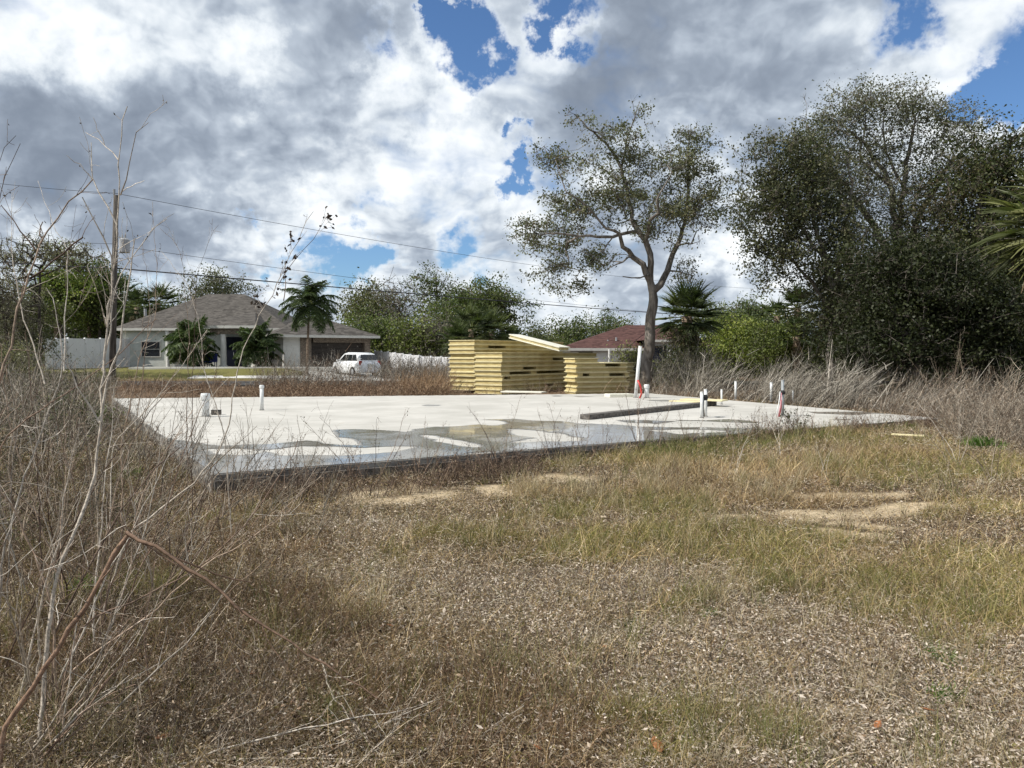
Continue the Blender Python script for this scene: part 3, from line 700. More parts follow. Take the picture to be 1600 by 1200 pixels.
# tilted panel on top
a, b = at(795, 528.5, 32.0), at(874, 549, 30.6); d = b - a; s = np.array([.5, .9, 0]); root = empty('tilted_panel', a, 'pale panel lying slanted across the top of the panel stacks', 'panel')
MB().obox(a, d, s, (0, 0, .04)).build('lower_skin', M['cream'], root)
MB().obox(a + [.04, .04, .045], d * .97, s * .9, (0, 0, .09)).build('foam_core', M['skin'], root)
MB().obox(a + [0, 0, .14], d, s, (0, 0, .04)).build('upper_skin', M['cream'], root)

# ------------------------------------------------------------------ houses
def hip(mb, x0, x1, y0, y1, ze, zr, inset, oh=.5):
    x0, x1, y0, y1 = x0 - oh, x1 + oh, y0 - oh, y1 + oh; ym = (y0 + y1) / 2
    mb.add([(x0, y0, ze), (x1, y0, ze), (x1, y1, ze), (x0, y1, ze), (x0 + inset, ym, zr), (x1 - inset, ym, zr)],
           [(0, 1, 5, 4), (1, 2, 5), (2, 3, 4, 5), (3, 0, 4), (3, 2, 1, 0)])
def fascia(mb, x0, x1, y0, y1, ze, oh=.5, t=.2):
    x0, x1, y0, y1 = x0 - oh, x1 + oh, y0 - oh, y1 + oh; k = .04
    mb.box(((x0 + x1) / 2, y0 - k / 2, ze - t / 2), (x1 - x0 + 2 * k, k, t)); mb.box(((x0 + x1) / 2, y1 + k / 2, ze - t / 2), (x1 - x0 + 2 * k, k, t))
    mb.box((x0 - k / 2, (y0 + y1) / 2, ze - t / 2), (k, y1 - y0 - .002, t)); mb.box((x1 + k / 2, (y0 + y1) / 2, ze - t / 2), (k, y1 - y0 - .002, t))
def window(c, w, h, root, mat='glass', face=-1):
    f = MB(); t = .07
    f.box((c[0], c[1], c[2] + h / 2 + t / 2), (w + 2 * t, .07, t)); f.box((c[0], c[1], c[2] - h / 2 - t / 2), (w + 2 * t, .07, t))
    f.box((c[0] - w / 2 - t / 2, c[1], c[2]), (t, .07, h)); f.box((c[0] + w / 2 + t / 2, c[1], c[2]), (t, .07, h)); f.box((c[0], c[1], c[2]), (w, .04, .04))
    o = f.build('window', M['trim'], root)
    MB().box((c[0], c[1] + .01, c[2]), (w, .02, h)).build('pane', M[mat], o)
def left_house():
    D = 64.0; xl, xr = at(190, 513, D)[0], at(446, 513, D)[0]; zb = .55; ze = at(300, 513, D)[2]
    root = empty('grey_roof_house', ((xl + xr) / 2, D, zb), 'pale one-storey house with grey-brown shingle hip roofs behind the slab', 'house')
    w = MB(); w.box(((xl + xr) / 2, D + 6, (zb + ze) / 2 - .2), (xr - xl, 12, ze - zb + .4)); w.build('wall', M['stucco'], root)
    r = MB(); pk = at(325, 459.5, D + 6); pk2 = at(382, 459.5, D + 6); x0, x1, y0, y1 = xl - .5, xr + .5, D - .5, D + 12.5
    r.add([(x0, y0, ze), (x1, y0, ze), (x1, y1, ze), (x0, y1, ze), (pk[0], D + 6, pk[2]), (pk2[0], D + 6, pk[2])], [(0, 1, 5, 4), (1, 2, 5), (2, 3, 4, 5), (3, 0, 4), (3, 2, 1, 0)])
    rf = r.build('roof', M['roof_grey'], root)
    q = at(227, 487, D + 2.2); MB().tube([q - [0, 0, .4], q + [0, 0, .25]], [.12, .12], 8).build('roof_vent', M['metal'], rf)
    q = at(298, 466, D + 5); MB().tube([q - [0, 0, .5], q + [0, 0, .2]], [.07, .07], 8).build('roof_vent', M['metal'], rf)
    f = MB(); fascia(f, xl, xr, D, D + 12, ze); f.build('fascia', M['trim'], root)
    # entry wing
    px0, px1 = at(336, 508, D - 2)[0], at(402, 508, D - 2)[0]; e = MB(); zt = ze + .12
    pkx = at(343, 488, D + 1)
    e.add([(px0 - .3, D - 3.3, zt), (px1 + .3, D - 3.3, zt), (px1 + .3, D + 3.5, zt), (px0 - .3, D + 3.5, zt), (px0 + 1.4, D + 1.2, zt + 1.25), (px1 - 1.2, D + 1.2, zt + 1.25)],
          [(0, 1, 5, 4), (1, 2, 5), (2, 3, 4, 5), (3, 0, 4), (3, 2, 1, 0)]); e.build('entry_roof', M['roof_grey'], root)
    f = MB(); f.box(((px0 + px1) / 2, D - 3.32, zt - .12), (px1 - px0 + .7, .04, .22)); f.build('entry_fascia', M['trim'], root)
    s = MB(); s.box(((px0 + px1) / 2, D - 2.9, zt - .45), (px1 - px0, .35, .45)); s.build('entry_beam', M['stone'], root)
    for px in (349, 398):
        c = at(px, 540, D - 2.9); MB().tube([(c[0], c[1], zb), (c[0], c[1], zb + .2), (c[0], c[1], zb + .21), (c[0], c[1], zt - .7)], [.33, .33, .24, .21], 14).build('column', M['stucco_w'], root, False)
    for px in (262,):
        c = at(px, 540, D - .3); MB().tube([(c[0], c[1], zb), (c[0], c[1], ze - .1)], [.16, .16], 10).build('column', M['stucco_w'], root)
    c = at(364, 545, D); d_ = MB().box((c[0], D - .05, zb + 1.25), (1.9, .08, 2.5)).build('door', M['door'], root); MB().box((c[0] + .1, D - .11, zb + 1.1), (.05, .06, .3)).build('handle', M['metal'], d_)
    window((at(236, 540, D)[0], D - .04, zb + 1.5), 1.5, 1.2, root); window((at(296, 545, D)[0], D - .04, zb + 1.4), 2.6, 1.9, root); window((at(384, 528, D)[0], D - .04, zb + 1.6), .7, 1.8, root)
    window((at(352, 521, D)[0], D - .04, zt - 1.0), .7, .35, root); window((at(418, 540, D)[0], D - .04, zb + 1.4), 1.6, 1.6, root)
    # garage wing, turned a little
    gx0, gx1 = at(443, 530, 61)[0], at(579, 530, 64.5)[0]; rz = math.atan2(3.5, gx1 - gx0); L = math.hypot(gx1 - gx0, 3.5); zg = at(425, 523, 60.5)[2]; gb = .3
    g = empty('garage_wing', (gx0, 61, gb), None, None); g.parent = root; g.location = [float(q) for q in np.array([gx0, 61, gb]) - np.array(root.location)]; 
    del_ = []
    def loc(b, name, mat, par, **k):
        # b is in garage axes; turn about the wing's corner
        b.v = [(gx0 + x * cos(rz) - y * sin(rz), 61 + x * sin(rz) + y * cos(rz), z) for x, y, z in b.v]; return b.build(name, mat, par, **k)
    W = 7.0; x_s = (468 - 443) / 136 * L; x_e = L - .3
    m = MB(); m.box((x_s / 2, .1 + W / 2, (gb + zg) / 2), (x_s, W, zg - gb)); loc(m, 'garage_wall', M['stucco_w'], g)
    m = MB(); m.box((L / 2 + x_s / 2, .6 + W / 2, (gb + zg) / 2), (L - x_s - .01, W - 1, zg - gb - .002)); loc(m, 'garage_core', M['stone'], g)
    m = MB(); m.box((x_s + .45, .3, (gb + zg) / 2), (.9, .5, zg - gb)); m.box((x_e + .05, .3, (gb + zg) / 2), (.5, .5, zg - gb)); m.box((L / 2 + x_s / 2 + .3, .3, zg - .3), (L - x_s - 1.5, .48, .55)); loc(m, 'stone_surround', M['stone'], g)
    m = MB(); dw = L - x_s - 1.6
    for k in range(5): m.box((x_s + .95 + dw / 2, .5, gb + .22 + k * .46), (dw, .1, .44))
    loc(m, 'garage_door', M['garage'], g)
    r = MB(); oh = .6; yb = W + .2; pk = at(500, 494.5, 66)
    A = (L * .42, W * .5, pk[2]); B = (L * .5, W * .5, pk[2])
    r.add([(-oh - .6, -oh, zg), (L + oh, -oh, zg), (L + oh, yb + oh, zg), (-oh - .6, yb + oh, zg), A, B], [(0, 1, 5, 4), (1, 2, 5), (2, 3, 4, 5), (3, 0, 4), (3, 2, 1, 0)]); loc(r, 'garage_roof', M['roof_grey'], g)
    m = MB(); m.box((L / 2 - .3, -oh - .02, zg - .1), (L + 2 * oh + .6, .04, .2)); m.box((L + oh + .02, W / 2, zg - .1), (.04, W + 2 * oh, .2)); m.box((-oh - .62, W / 2, zg - .1), (.04, W + 2 * oh, .2)); loc(m, 'garage_fascia', M['trim'], g)
left_house()
# blue chairs on the porch
for px, lab in ((322, 'left blue cloth chair on the porch of the grey-roof house'), (333, 'right blue cloth chair on the porch beside the column')):
    c = at(px, 570, 60.4); c[2] = .62
    t = empty('porch_chair', c, lab, 'chair', 'blue chairs on the porch')
    MB().box((c[0], c[1], c[2] + .42), (.5, .5, .08)).build('seat', M['blue'], t); MB().box((c[0], c[1] + .24, c[2] + .75), (.5, .08, .6)).build('backrest', M['blue'], t)
    for sx in (-.2, .2):
        for sy in (-.2, .2): MB().box((c[0] + sx, c[1] + sy, c[2] + .19), (.05, .05, .38)).build('leg', M['blue'], t)
def right_house():
    D = 72.0; zb = -.1; x0, x1 = at(884, 545, D)[0], at(1000, 545, D)[0]; ze = at(940, 544, D)[2]
    root = empty('maroon_roof_house', ((x0 + x1) / 2, D, zb), 'white house with maroon shingle hip roof behind the oak trunk', 'house')
    MB().box(((x0 + x1) / 2, D + 5, (zb + ze) / 2), (x1 - x0, 10, ze - zb)).build('wall', M['stucco_w'], root)
    r = MB(); a = at(978, 508, D + 5); b = at(1060, 509, D + 5)
    X0, X1 = x0 - .5, at(1062, 540, D)[0]
    r.add([(X0, D - .5, ze), (X1, D - .5, ze), (X1, D + 10.5, ze), (X0, D + 10.5, ze), (a[0], D + 5, a[2]), (b[0], D + 5, a[2])], [(0, 1, 5, 4), (1, 2, 5), (2, 3, 4, 5), (3, 0, 4), (3, 2, 1, 0)]); rf = r.build('roof', M['roof_red'], root)
    for px, py in ((950, 533), (963, 529), (978, 515)):
        q = at(px, py, D + 1.2 if py > 520 else D + 4.2); MB().tube([q - [0, 0, .5], q + [0, 0, .12]], [.09, .09], 8).build('roof_vent', M['metal'], rf)
    MB().box(((X0 + X1) / 2, D - .52, ze - .12), (X1 - X0 + .1, .04, .24)).build('fascia', M['trim'], root)
    # taller front wing on the right
    y = D - 4; w0, w1 = at(1018, 540, y)[0], at(1078, 540, y)[0]; zw = at(1040, 531, y)[2]
    MB().box(((w0 + w1) / 2, y + 3, (zb + zw) / 2), (w1 - w0 - .6, 6, zw - zb)).build('wing_wall', M['stucco_w'], root)
    r = MB(); pk = at(1045, 513, y + 3); r.add([(w0 - .6, y - .6, zw), (w1 + .6, y - .6, zw), (w1 + .6, y + 6.6, zw), (w0 - .6, y + 6.6, zw), (w0 + 1.2, y + 3, pk[2]), (w1 - 1.5, y + 3, pk[2])], [(0, 1, 5, 4), (1, 2, 5), (2, 3, 4, 5), (3, 0, 4), (3, 2, 1, 0)]); r.build('wing_roof', M['roof_red'], root)
    MB().box(((w0 + w1) / 2, y - .62, zw - .1), (w1 - w0 + 1.3, .04, .2)).build('fascia', M['trim'], root)
    MB().box((at(1027, 560, y)[0], y - .04, zb + 1.25), (1.6, .08, 2.5)).build('door', M['door'], root)
    window((at(988, 554, D)[0], D - .04, zb + 1.5), .9, 1.0, root); window((at(915, 556, D)[0], D - .04, zb + 1.45), 1.3, 1.0, root)
    for px in (952, 1047):
        c = at(px, 560, D - .8 if px < 1000 else y - .4); MB().tube([(c[0], c[1], zb), (c[0], c[1], ze - .1)], [.1, .1], 8).build('column', M['stucco_w'], root)
    # low wing far right
    y2 = D + 3; v0, v1 = at(1070, 540, y2)[0], at(1112, 540, y2)[0]; zv = at(1090, 543, y2)[2]
    MB().box(((v0 + v1) / 2, y2 + 3, (zb + zv) / 2), (v1 - v0, 6, zv - zb)).build('side_wall', M['stucco_w'], root)
    r = MB(); hip(r, v0, v1, y2, y2 + 6, zv, at(1090, 524, y2 + 3)[2], 1.5, .4); r.build('side_roof', M['roof_red'], root)
right_house()
# neighbouring house behind the white fence at far left
def far_house():
    D = 78; x0, x1 = at(105, 520, D)[0], at(172, 520, D)[0]; zb = .5; ze = at(140, 517, D)[2]
    root = empty('far_grey_house', ((x0 + x1) / 2, D, zb), 'grey roofed house mostly hidden behind the white vinyl fence at left', 'house')
    MB().box(((x0 + x1) / 2, D + 4, (zb + ze) / 2), (x1 - x0, 8, ze - zb)).build('wall', M['stucco'], root)
    r = MB(); hip(r, x0, x1, D, D + 8, ze, at(140, 478, D + 4)[2], 1.8); r.build('roof', M['roof_grey'], root)
far_house()

# ------------------------------------------------------------------ vinyl fences
def vfence(p0, p1, h0, h1, label, n):
    p0, p1 = np.array(p0, float), np.array(p1, float); root = empty('vinyl_fence', p0, label, 'fence'); d = (p1 - p0) / n; L = np.linalg.norm(d[:2]); a = math.atan2(d[1], d[0])
    for i in range(n):
        q = p0 + d * (i + .5); h = h0 + (h1 - h0) * (i + .5) / n; m = MB(); k = 12
        for j in range(k):
            c = p0 + d * (i + (j + .5) / k); m.box((c[0], c[1], c[2] + h / 2), (L / k - .002, .03, h - .14), a)
        m.box((q[0], q[1], q[2] + .1), (L - .14, .05, .12), a); m.box((q[0], q[1], q[2] + h - .05), (L - .14, .05, .12), a); m.build('fence_panel', M['vinyl'], root)
    for i in range(n + 1):
        q = p0 + d * i; h = h0 + (h1 - h0) * i / n; MB().box((q[0], q[1], q[2] + (h + .02) / 2), (.13, .13, h + .02), a).box((q[0], q[1], q[2] + h + .045), (.15, .15, .05), a, .5).build('fence_post', M['vinyl'], root)
f0 = at(73, 583, 52); f0[2] = .2; f1 = at(103, 580, 56); f1[2] = .35
vfence(f0, f1, at(73, 530, 52)[2] - .2, at(103, 529, 56)[2] - .35, 'short sunlit end of white vinyl fence at far left', 2)
g1 = at(222, 570, 66); g1[2] = .6
vfence(f1 + [.15, .1, 0], g1, at(103, 529, 56)[2] - .35, at(222, 529.5, 66)[2] - .6, 'shaded white vinyl fence running left of the grey-roof house', 5)
k0 = at(586, 580, 68); k0[2] = .0; k1 = at(655, 580, 58); k1[2] = .0
vfence(k0, k1, at(586, 548, 68)[2], at(655, 556, 58)[2], 'long white vinyl fence descending right of the parked car', 6)
k2 = at(706, 590, 56); k2[2] = 0.0
vfence(k1 + [.15, 0, 0], k2, 1.45, 1.4, 'low white vinyl fence ending behind the left panel stack', 3)

# ------------------------------------------------------------------ parked car
def make_car():
    W, L, H = 1.84, 4.45, 1.66
    c = at(556, 583, 54.5); root = empty('parked_car', (c[0], c[1], .10), 'white compact car parked on the driveway before the dark garage door', 'car')
    base = wloc(root)
    # stations along x: (x, half width low, z sill, z belt, half width at belt)
    def loft(secs, name, mat, par, bevel=0):
        m = MB(); n = len(secs[0])
        for s_ in secs: m.v += [(base[0] + x, base[1] + y, base[2] + z) for x, y, z in s_]
        for i in range(len(secs) - 1):
            for j in range(n): m.f.append((i * n + j, i * n + (j + 1) % n, (i + 1) * n + (j + 1) % n, (i + 1) * n + j))
        m.f += [tuple(range(n - 1, -1, -1)), tuple((len(secs) - 1) * n + j for j in range(n))]
        return m.build(name, mat, par, True, bevel)
    def sec(x, hw, z0, z1, k=.88):
        return [(x, -hw * .93, z0), (x, hw * .93, z0), (x, hw, z0 + (z1 - z0) * .35), (x, hw * .985, z0 + (z1 - z0) * .75), (x, hw * k, z1), (x, -hw * k, z1), (x, -hw * .985, z0 + (z1 - z0) * .75), (x, -hw, z0 + (z1 - z0) * .35)]
    loft([sec(-2.22, .70, .36, .62), sec(-2.16, .80, .26, .80), sec(-1.9, .88, .22, .93), sec(-1.0, .92, .20, 1.02), sec(0, .92, .20, 1.04), sec(1.4, .92, .20, 1.06), sec(2.0, .88, .24, 1.05), sec(2.18, .80, .3, .98), sec(2.24, .72, .40, .80)], 'car_body', M['car'], root)
    def csec(x, hwb, hwt, z1): return [(x, -hwb, 1.0), (x, hwb, 1.0), (x, hwt, z1 - .06), (x, hwt * .9, z1), (x, -hwt * .9, z1), (x, -hwt, z1 - .06)]
    loft([csec(-1.25, .80, .78, 1.03), csec(-.55, .80, .66, 1.56), csec(.1, .80, .67, 1.65), csec(1.2, .80, .66, 1.62), csec(1.75, .78, .62, 1.52), csec(2.08, .76, .72, 1.06)], 'cabin', M['car'], root)
    for s in (-1, 1):
        for x0, x1, a0, a1 in ((-.85, -.02, .55, 0), (.06, .95, 0, 0), (1.03, 1.72, 0, -.32)):
            m = MB(); y0, y1 = s * .812, s * .70
            m.add([(base[0] + x0, base[1] + y0, base[2] + 1.07), (base[0] + x1, base[1] + y0, base[2] + 1.07), (base[0] + x1 + a1, base[1] + y1, base[2] + 1.50), (base[0] + x0 + a0, base[1] + y1, base[2] + 1.50),
                   (base[0] + x0, base[1] + y0 - s * .03, base[2] + 1.07), (base[0] + x1, base[1] + y0 - s * .03, base[2] + 1.07), (base[0] + x1 + a1, base[1] + y1 - s * .03, base[2] + 1.50), (base[0] + x0 + a0, base[1] + y1 - s * .03, base[2] + 1.50)],
                  [(0, 1, 2, 3), (7, 6, 5, 4), (0, 4, 5, 1), (1, 5, 6, 2), (2, 6, 7, 3), (3, 7, 4, 0)]); m.build('side_window', M['glass'], root)
        MB().box((base[0] - .75, base[1] + s * 1.0, base[2] + 1.1), (.16, .2, .13), 0, .8).build('wing_mirror', M['car'], root)
        MB().box((base[0] + 2.14, base[1] + s * .72, base[2] + .92), (.14, .2, .3), 0, .85).build('tail_light', M['lamp_red'], root)
        MB().box((base[0] - 2.1, base[1] + s * .66, base[2] + .68), (.16, .3, .15), 0, .85).build('headlight', M['glass'], root)
        for x in (-1.38, 1.32):
            w = MB().tube([(base[0] + x, base[1] + s * .68, base[2] + .33), (base[0] + x, base[1] + s * .94, base[2] + .33)], [.335, .335], 24).build('wheel', M['tyre'], root)
            MB().tube([(base[0] + x, base[1] + s * .93, base[2] + .33), (base[0] + x, base[1] + s * .95, base[2] + .33)], [.2, .19], 16).build('rim', M['metal'], w)
    m = MB(); B = base
    def slab4(pts, t, name):
        p = [np.array(q) + B for q in pts]; nrm = np.cross(p[1] - p[0], p[3] - p[0]); nrm = nrm / np.linalg.norm(nrm) * t
        MB().add(p + [q + nrm for q in p], [(0, 1, 2, 3), (7, 6, 5, 4), (0, 4, 5, 1), (1, 5, 6, 2), (2, 6, 7, 3), (3, 7, 4, 0)]).build(name, M['glass'], root)
    slab4([(2.06, -.66, 1.12), (2.06, .66, 1.12), (1.83, .56, 1.47), (1.83, -.56, 1.47)], .03, 'rear_window')
    slab4([(-1.2, .68, 1.08), (-1.2, -.68, 1.08), (-.6, -.58, 1.52), (-.6, .58, 1.52)], .03, 'windscreen')
    MB().box((B[0] + 2.2, B[1], B[2] + .45), (.14, 1.5, .26)).build('bumper', M['car'], root, bevel=.03)
    MB().box((B[0] + 2.262, B[1], B[2] + .78), (.03, .5, .13)).build('number_plate', M['trim'], root)
    root.rotation_euler = (0, 0, radians(-52))
make_car()

# ------------------------------------------------------------------ utility pole, wires
PD = 40.0
pb = at(175, 600, PD); pb[2] = 0.0; pt = at(181.5, 305, PD)
pole = empty('utility_pole', pb, 'grey wooden utility pole with transformer left of the grey-roof house', 'utility pole')
MB().tube([pb, pb * .5 + pt * .5, pt], [.17, .145, .12], 12).build('pole_shaft', M['pole'], pole, True)
MB().tube([pt + [-.1, 0, .02], pt + [-.1, 0, .3]], [.05, .07], 8).build('insulator', M['metal'], pole)
tc_ = at(194.5, 384, PD - .2)
tr = MB().tube([tc_ + [0, 0, -.36], tc_ + [0, 0, -.34], tc_ + [0, 0, .3], tc_ + [0, 0, .38]], [.2, .26, .26, .16], 16).build('transformer', M['metal'], pole)
MB().tube([tc_ + [.06, 0, .38], tc_ + [.06, 0, .6]], [.04, .03], 8).build('bushing', M['metal'], tr); MB().tube([tc_ + [-.1, 0, .38], tc_ + [-.1, 0, .55]], [.04, .03], 8).build('bushing', M['metal'], tr)
br = MB()
for py in (372, 396, 405): br.obox(at(181, py, PD) + [-.05, -.1, 0], (.45, 0, 0), (0, .05, 0), (0, 0, .05))
br.build('bracket', M['metal'], pole)
def wire(p, q, sag, r, label, n=26):
    pts = [p * (1 - t) + q * t - np.array([0, 0, sag * 4 * t * (1 - t)]) for t in np.linspace(0, 1, n)]
    o = MB().tube(pts, r, 5).build('power_line', M['wire'], None, True, org=p); tag(o, label, 'wire', 'wires on the utility pole'); return o
wire(at(180, 302, PD), at(1330, 452, 120), 1.7, .013, 'topmost thin wire running right from the pole top')
wire(at(180, 302, PD), at(-120, 272, 38), .1, .011, 'topmost thin wire running left from the pole top')
wire(at(182, 384, PD), at(1330, 505, 120), 1.0, .012, 'middle thin wire running right from the transformer')
wire(at(180, 381, PD), at(-120, 362, 38), .1, .010, 'middle thin wire running left from the transformer')
wire(at(181, 419, PD), at(1330, 508, 120), .3, .034, 'thick black cable, lowest of the wires running right')
wire(at(180, 419, PD), at(-120, 398, 38), .1, .026, 'thick black cable, lowest of the wires running left')
# ------------------------------------------------------------------ trees
OAKC = [(0.055, 0.062, 0.028), (0.075, 0.078, 0.036), (0.038, 0.046, 0.022), (0.11, 0.105, 0.055), (0.10, 0.075, 0.045)]
DARKC = [(0.022, 0.030, 0.013), (0.035, 0.046, 0.018), (0.05, 0.058, 0.026), (0.075, 0.078, 0.04), (0.06, 0.045, 0.028)]
def base_at(px, py, D, z=None):
    p = at(px, py, D); p[2] = terrain(p[0], p[1]) if z is None else z; return p
def tree(name, label, cat, D, base_px, limbs, blobs, n_att, n_leaf, leaf=(.07, .045), cols=OAKC, weights=None, group=None, bark='bark', spread=.22, dep=.8, tip=.007, step=.3,
         mat='leaf', shell=.42, twig=True, seed=1, expo=2.4, up=.25, droop=0.0, base_z=None, trunk=None, clump_r=.42, lum=1.0):
    r = np.random.default_rng(seed)
    b = base_at(base_px, 600, D, base_z); root = empty(name, b, label, cat, group)
    S = Skel(); first = True
    for L in limbs:
        pts = [at(q[0], q[1], D + (q[2] if len(q) > 2 else 0)) for q in L[0]]
        if first:
            pts[0] = b - [0, 0, .15]; S.add(pts[0], -1, L[1]); S.limb(pts, (L[1], L[2]), 0, step, .03, r); first = False
        else: S.limb(pts, (L[1], L[2]), None, step, .04, r)
    kc = max(1, n_att // 7); ctr = np.concatenate([in_blobs(kc, blobs, D, dep, r, shell), [at(b_[0], b_[1], D + (b_[4] if len(b_) > 4 else 0)) for b_ in blobs]])
    A = np.repeat(ctr, 7, 0) + r.normal(size=(len(ctr) * 7, 3)) * np.array([1, 1, .7]) * clump_r; A = A[A[:, 2] > b[2] + .3]
    ends = S.reach(A, step, .25, droop, r, up); V, Q = S.mesh(tip, expo)
    mesh_np('trunk', V, Q, None, M[bark], None, root, True)
    E = S.P[np.array(ends)]; C = Cloud()
    if twig:
        k = r.integers(0, len(E), len(E) * 4); d = rdir(len(k), r)
        Vt, Qt = ribbons(E[k] - d * .05, d + [0, 0, .2], r.uniform(.15, .45, len(k)), tip * 1.6, r.normal(size=(len(k), 3)) * .3, 2, .4, r); C.add(Vt, Qt, pick([(0.10, 0.085, 0.07), (0.16, 0.14, 0.12)], len(k), r=r))
    # leaves gather in clumps; each clump has its own tone
    k = r.choice(len(E), n_leaf, p=(lambda w: w / w.sum())(r.gamma(1.6, 1, len(E)))); tone = r.normal(1, .16, len(E)); ctype = r.choice(len(cols), len(E), p=None if weights is None else np.array(weights) / sum(weights))
    P = E[k] + r.normal(size=(n_leaf, 3)) * spread * np.array([1, 1, .75]); base = np.asarray(cols)[ctype[k]]
    c = np.clip(lum * np.array([1.80, 1.82, 1.60]) * (base * .6 + pick(cols, n_leaf, weights, .2, r) * .4) * tone[k][:, None], .004, .8)  # lum below full darkens leaf colour to paint grove shade
    L = r.uniform(.6, 1.3, n_leaf) * leaf[0]; Vl, Ql = leaf_quads(P, L, L * leaf[1] / leaf[0], None, r); C.add(Vl, Ql, c); C.build('crown', M[mat], root)
    return root

# the live oak in the middle
tree('oak_tree', 'lone airy oak with sparse grey-green leaves beside the panel stacks', 'tree', 30, 1008, [
    ([(1008, 612), (1011, 575), (1015, 535), (1020, 480), (1020, 455)], .25, .17),
    ([(1020, 455), (1016, 440), (1005, 413), (989, 402), (973, 386, -.5), (968, 365, -.8), (947, 357, -1.2)], .15, .05),
    ([(1016, 440), (1016, 397), (1008, 375), (997, 362), (987, 343, .5), (981, 301, .8), (971, 263, 1), (957, 237, 1), (936, 215, .6), (920, 202), (899, 179)], .13, .02),
    ([(971, 263, 1), (979, 218, 1), (992, 183, .8), (1000, 158, .8)], .04, .012),
    ([(1020, 455), (1032, 445), (1043, 423, .5), (1051, 397, .8), (1064, 370, 1), (1072, 338, 1.2), (1075, 290, 1.2), (1077, 250, 1), (1080, 205, 1)], .15, .02),
    ([(1058, 385, .9), (1070, 381, .6), (1080, 381), (1088, 362), (1101, 351)], .04, .015),
    ([(1051, 418, .6), (1067, 426), (1080, 431)], .04, .012),
    ([(1008, 375), (1016, 343, -.8), (1029, 333, -1.2), (1027, 311, -1.5), (1032, 301, -1.6), (1050, 270, -1.8)], .08, .02),
    ([(997, 402), (981, 402, -1), (963, 413, -1.5), (948, 420, -1.6)], .05, .015),
    ([(989, 362), (947, 370, -1), (893, 367, -1.5), (853, 365, -1.5), (832, 352, -1.5)], .07, .015),
    ([(1013, 426), (1000, 434, -.6), (987, 434, -1), (973, 432, -1.2)], .035, .02),
    ([(947, 357, -1.2), (915, 320, -1.6), (885, 300, -1.8), (868, 250, -1.6)], .05, .014)],
    [(1000, 168, 12, 14), (993, 185, 12, 12), (898, 184, 12, 8), (915, 196, 18, 12), (1077, 212, 10, 10), (850, 242, 12, 7), (875, 252, 14, 10), (812, 352, 14, 10), (830, 385, 14, 12), (868, 445, 12, 14), (960, 205, 45, 26), (985, 245, 52, 42, .6), (900, 262, 48, 24, -.8), (860, 246, 20, 10), (1080, 215, 20, 26), (1105, 218, 14, 18), (1075, 265, 50, 42), (1112, 290, 26, 45),
     (960, 320, 78, 52), (870, 325, 48, 32, -1), (830, 365, 32, 22, -1), (900, 375, 66, 38), (868, 420, 34, 34, -.6), (1040, 335, 62, 52), (1090, 335, 34, 42), (1078, 418, 18, 18), (900, 452, 30, 14, -.6), (1000, 300, 90, 70, 1.5), (930, 410, 40, 30)],
    1350, 24000, (.10, .06), [(0.052, 0.058, 0.034), (0.075, 0.08, 0.047), (0.036, 0.042, 0.026), (0.115, 0.115, 0.078), (0.085, 0.075, 0.05)], spread=.17, dep=.9, tip=.009, seed=11, shell=.5, clump_r=.24)

# the dense trees on the right
tree('oak_tree', 'leftmost dense oak of the dark grove at right with a pale thin trunk', 'tree', 27, 1302, [
    ([(1300, 590), (1297, 540), (1303, 500), (1300, 450), (1290, 400), (1272, 350), (1262, 300)], .13, .05),
    ([(1303, 490), (1270, 440), (1230, 400), (1190, 370)], .08, .02), ([(1300, 450), (1320, 380), (1330, 300), (1320, 240)], .09, .02), ([(1290, 420), (1240, 340), (1210, 280), (1200, 240)], .07, .02)],
    [(1200, 260, 42, 42), (1240, 240, 50, 40), (1180, 330, 36, 55), (1230, 320, 66, 60), (1160, 345, 18, 25), (1270, 300, 60, 65), (1200, 400, 42, 32), (1250, 390, 66, 50), (1290, 440, 45, 50), (1190, 430, 16, 12), (1300, 500, 36, 45), (1310, 380, 40, 80)],
    1150, 34000, (.10, .062), [(0.060, 0.064, 0.036), (0.042, 0.048, 0.028), (0.09, 0.085, 0.052), (0.03, 0.036, 0.02)], spread=.22, seed=12, tip=.008, shell=.5, clump_r=.3)
tree('oak_tree', 'tall spreading oak with twiggy thin top in the middle of the right grove', 'tree', 29, 1405, [
    ([(1405, 600), (1410, 540), (1405, 480), (1415, 420), (1400, 360)], .34, .20), ([(1405, 440), (1380, 380), (1350, 330), (1310, 280), (1290, 240), (1260, 200)], .16, .025),
    ([(1400, 360), (1395, 300), (1375, 260), (1340, 215), (1300, 185)], .13, .02), ([(1400, 360), (1412, 290), (1420, 240), (1430, 190), (1425, 150)], .12, .02), ([(1415, 400), (1440, 330), (1470, 280), (1500, 240), (1540, 210)], .13, .02),
    ([(1375, 300), (1345, 250), (1352, 200), (1345, 160)], .06, .012), ([(1412, 290), (1385, 240), (1380, 190), (1385, 155)], .06, .012)],
    [(1270, 235, 40, 40), (1300, 290, 50, 50), (1290, 190, 46, 26), (1340, 175, 50, 34), (1390, 170, 50, 30), (1430, 175, 46, 32), (1310, 240, 60, 40), (1370, 240, 60, 46), (1440, 250, 60, 50), (1480, 200, 46, 30), (1500, 270, 60, 50), (1350, 320, 80, 60), (1430, 340, 80, 60), (1400, 420, 90, 60), (1500, 370, 70, 60), (1330, 430, 50, 60)],
    2300, 52000, (.085, .052), [(0.060, 0.064, 0.042), (0.085, 0.086, 0.06), (0.042, 0.047, 0.031), (0.11, 0.106, 0.082)], spread=.22, seed=13, tip=.009, dep=.9, shell=.6)
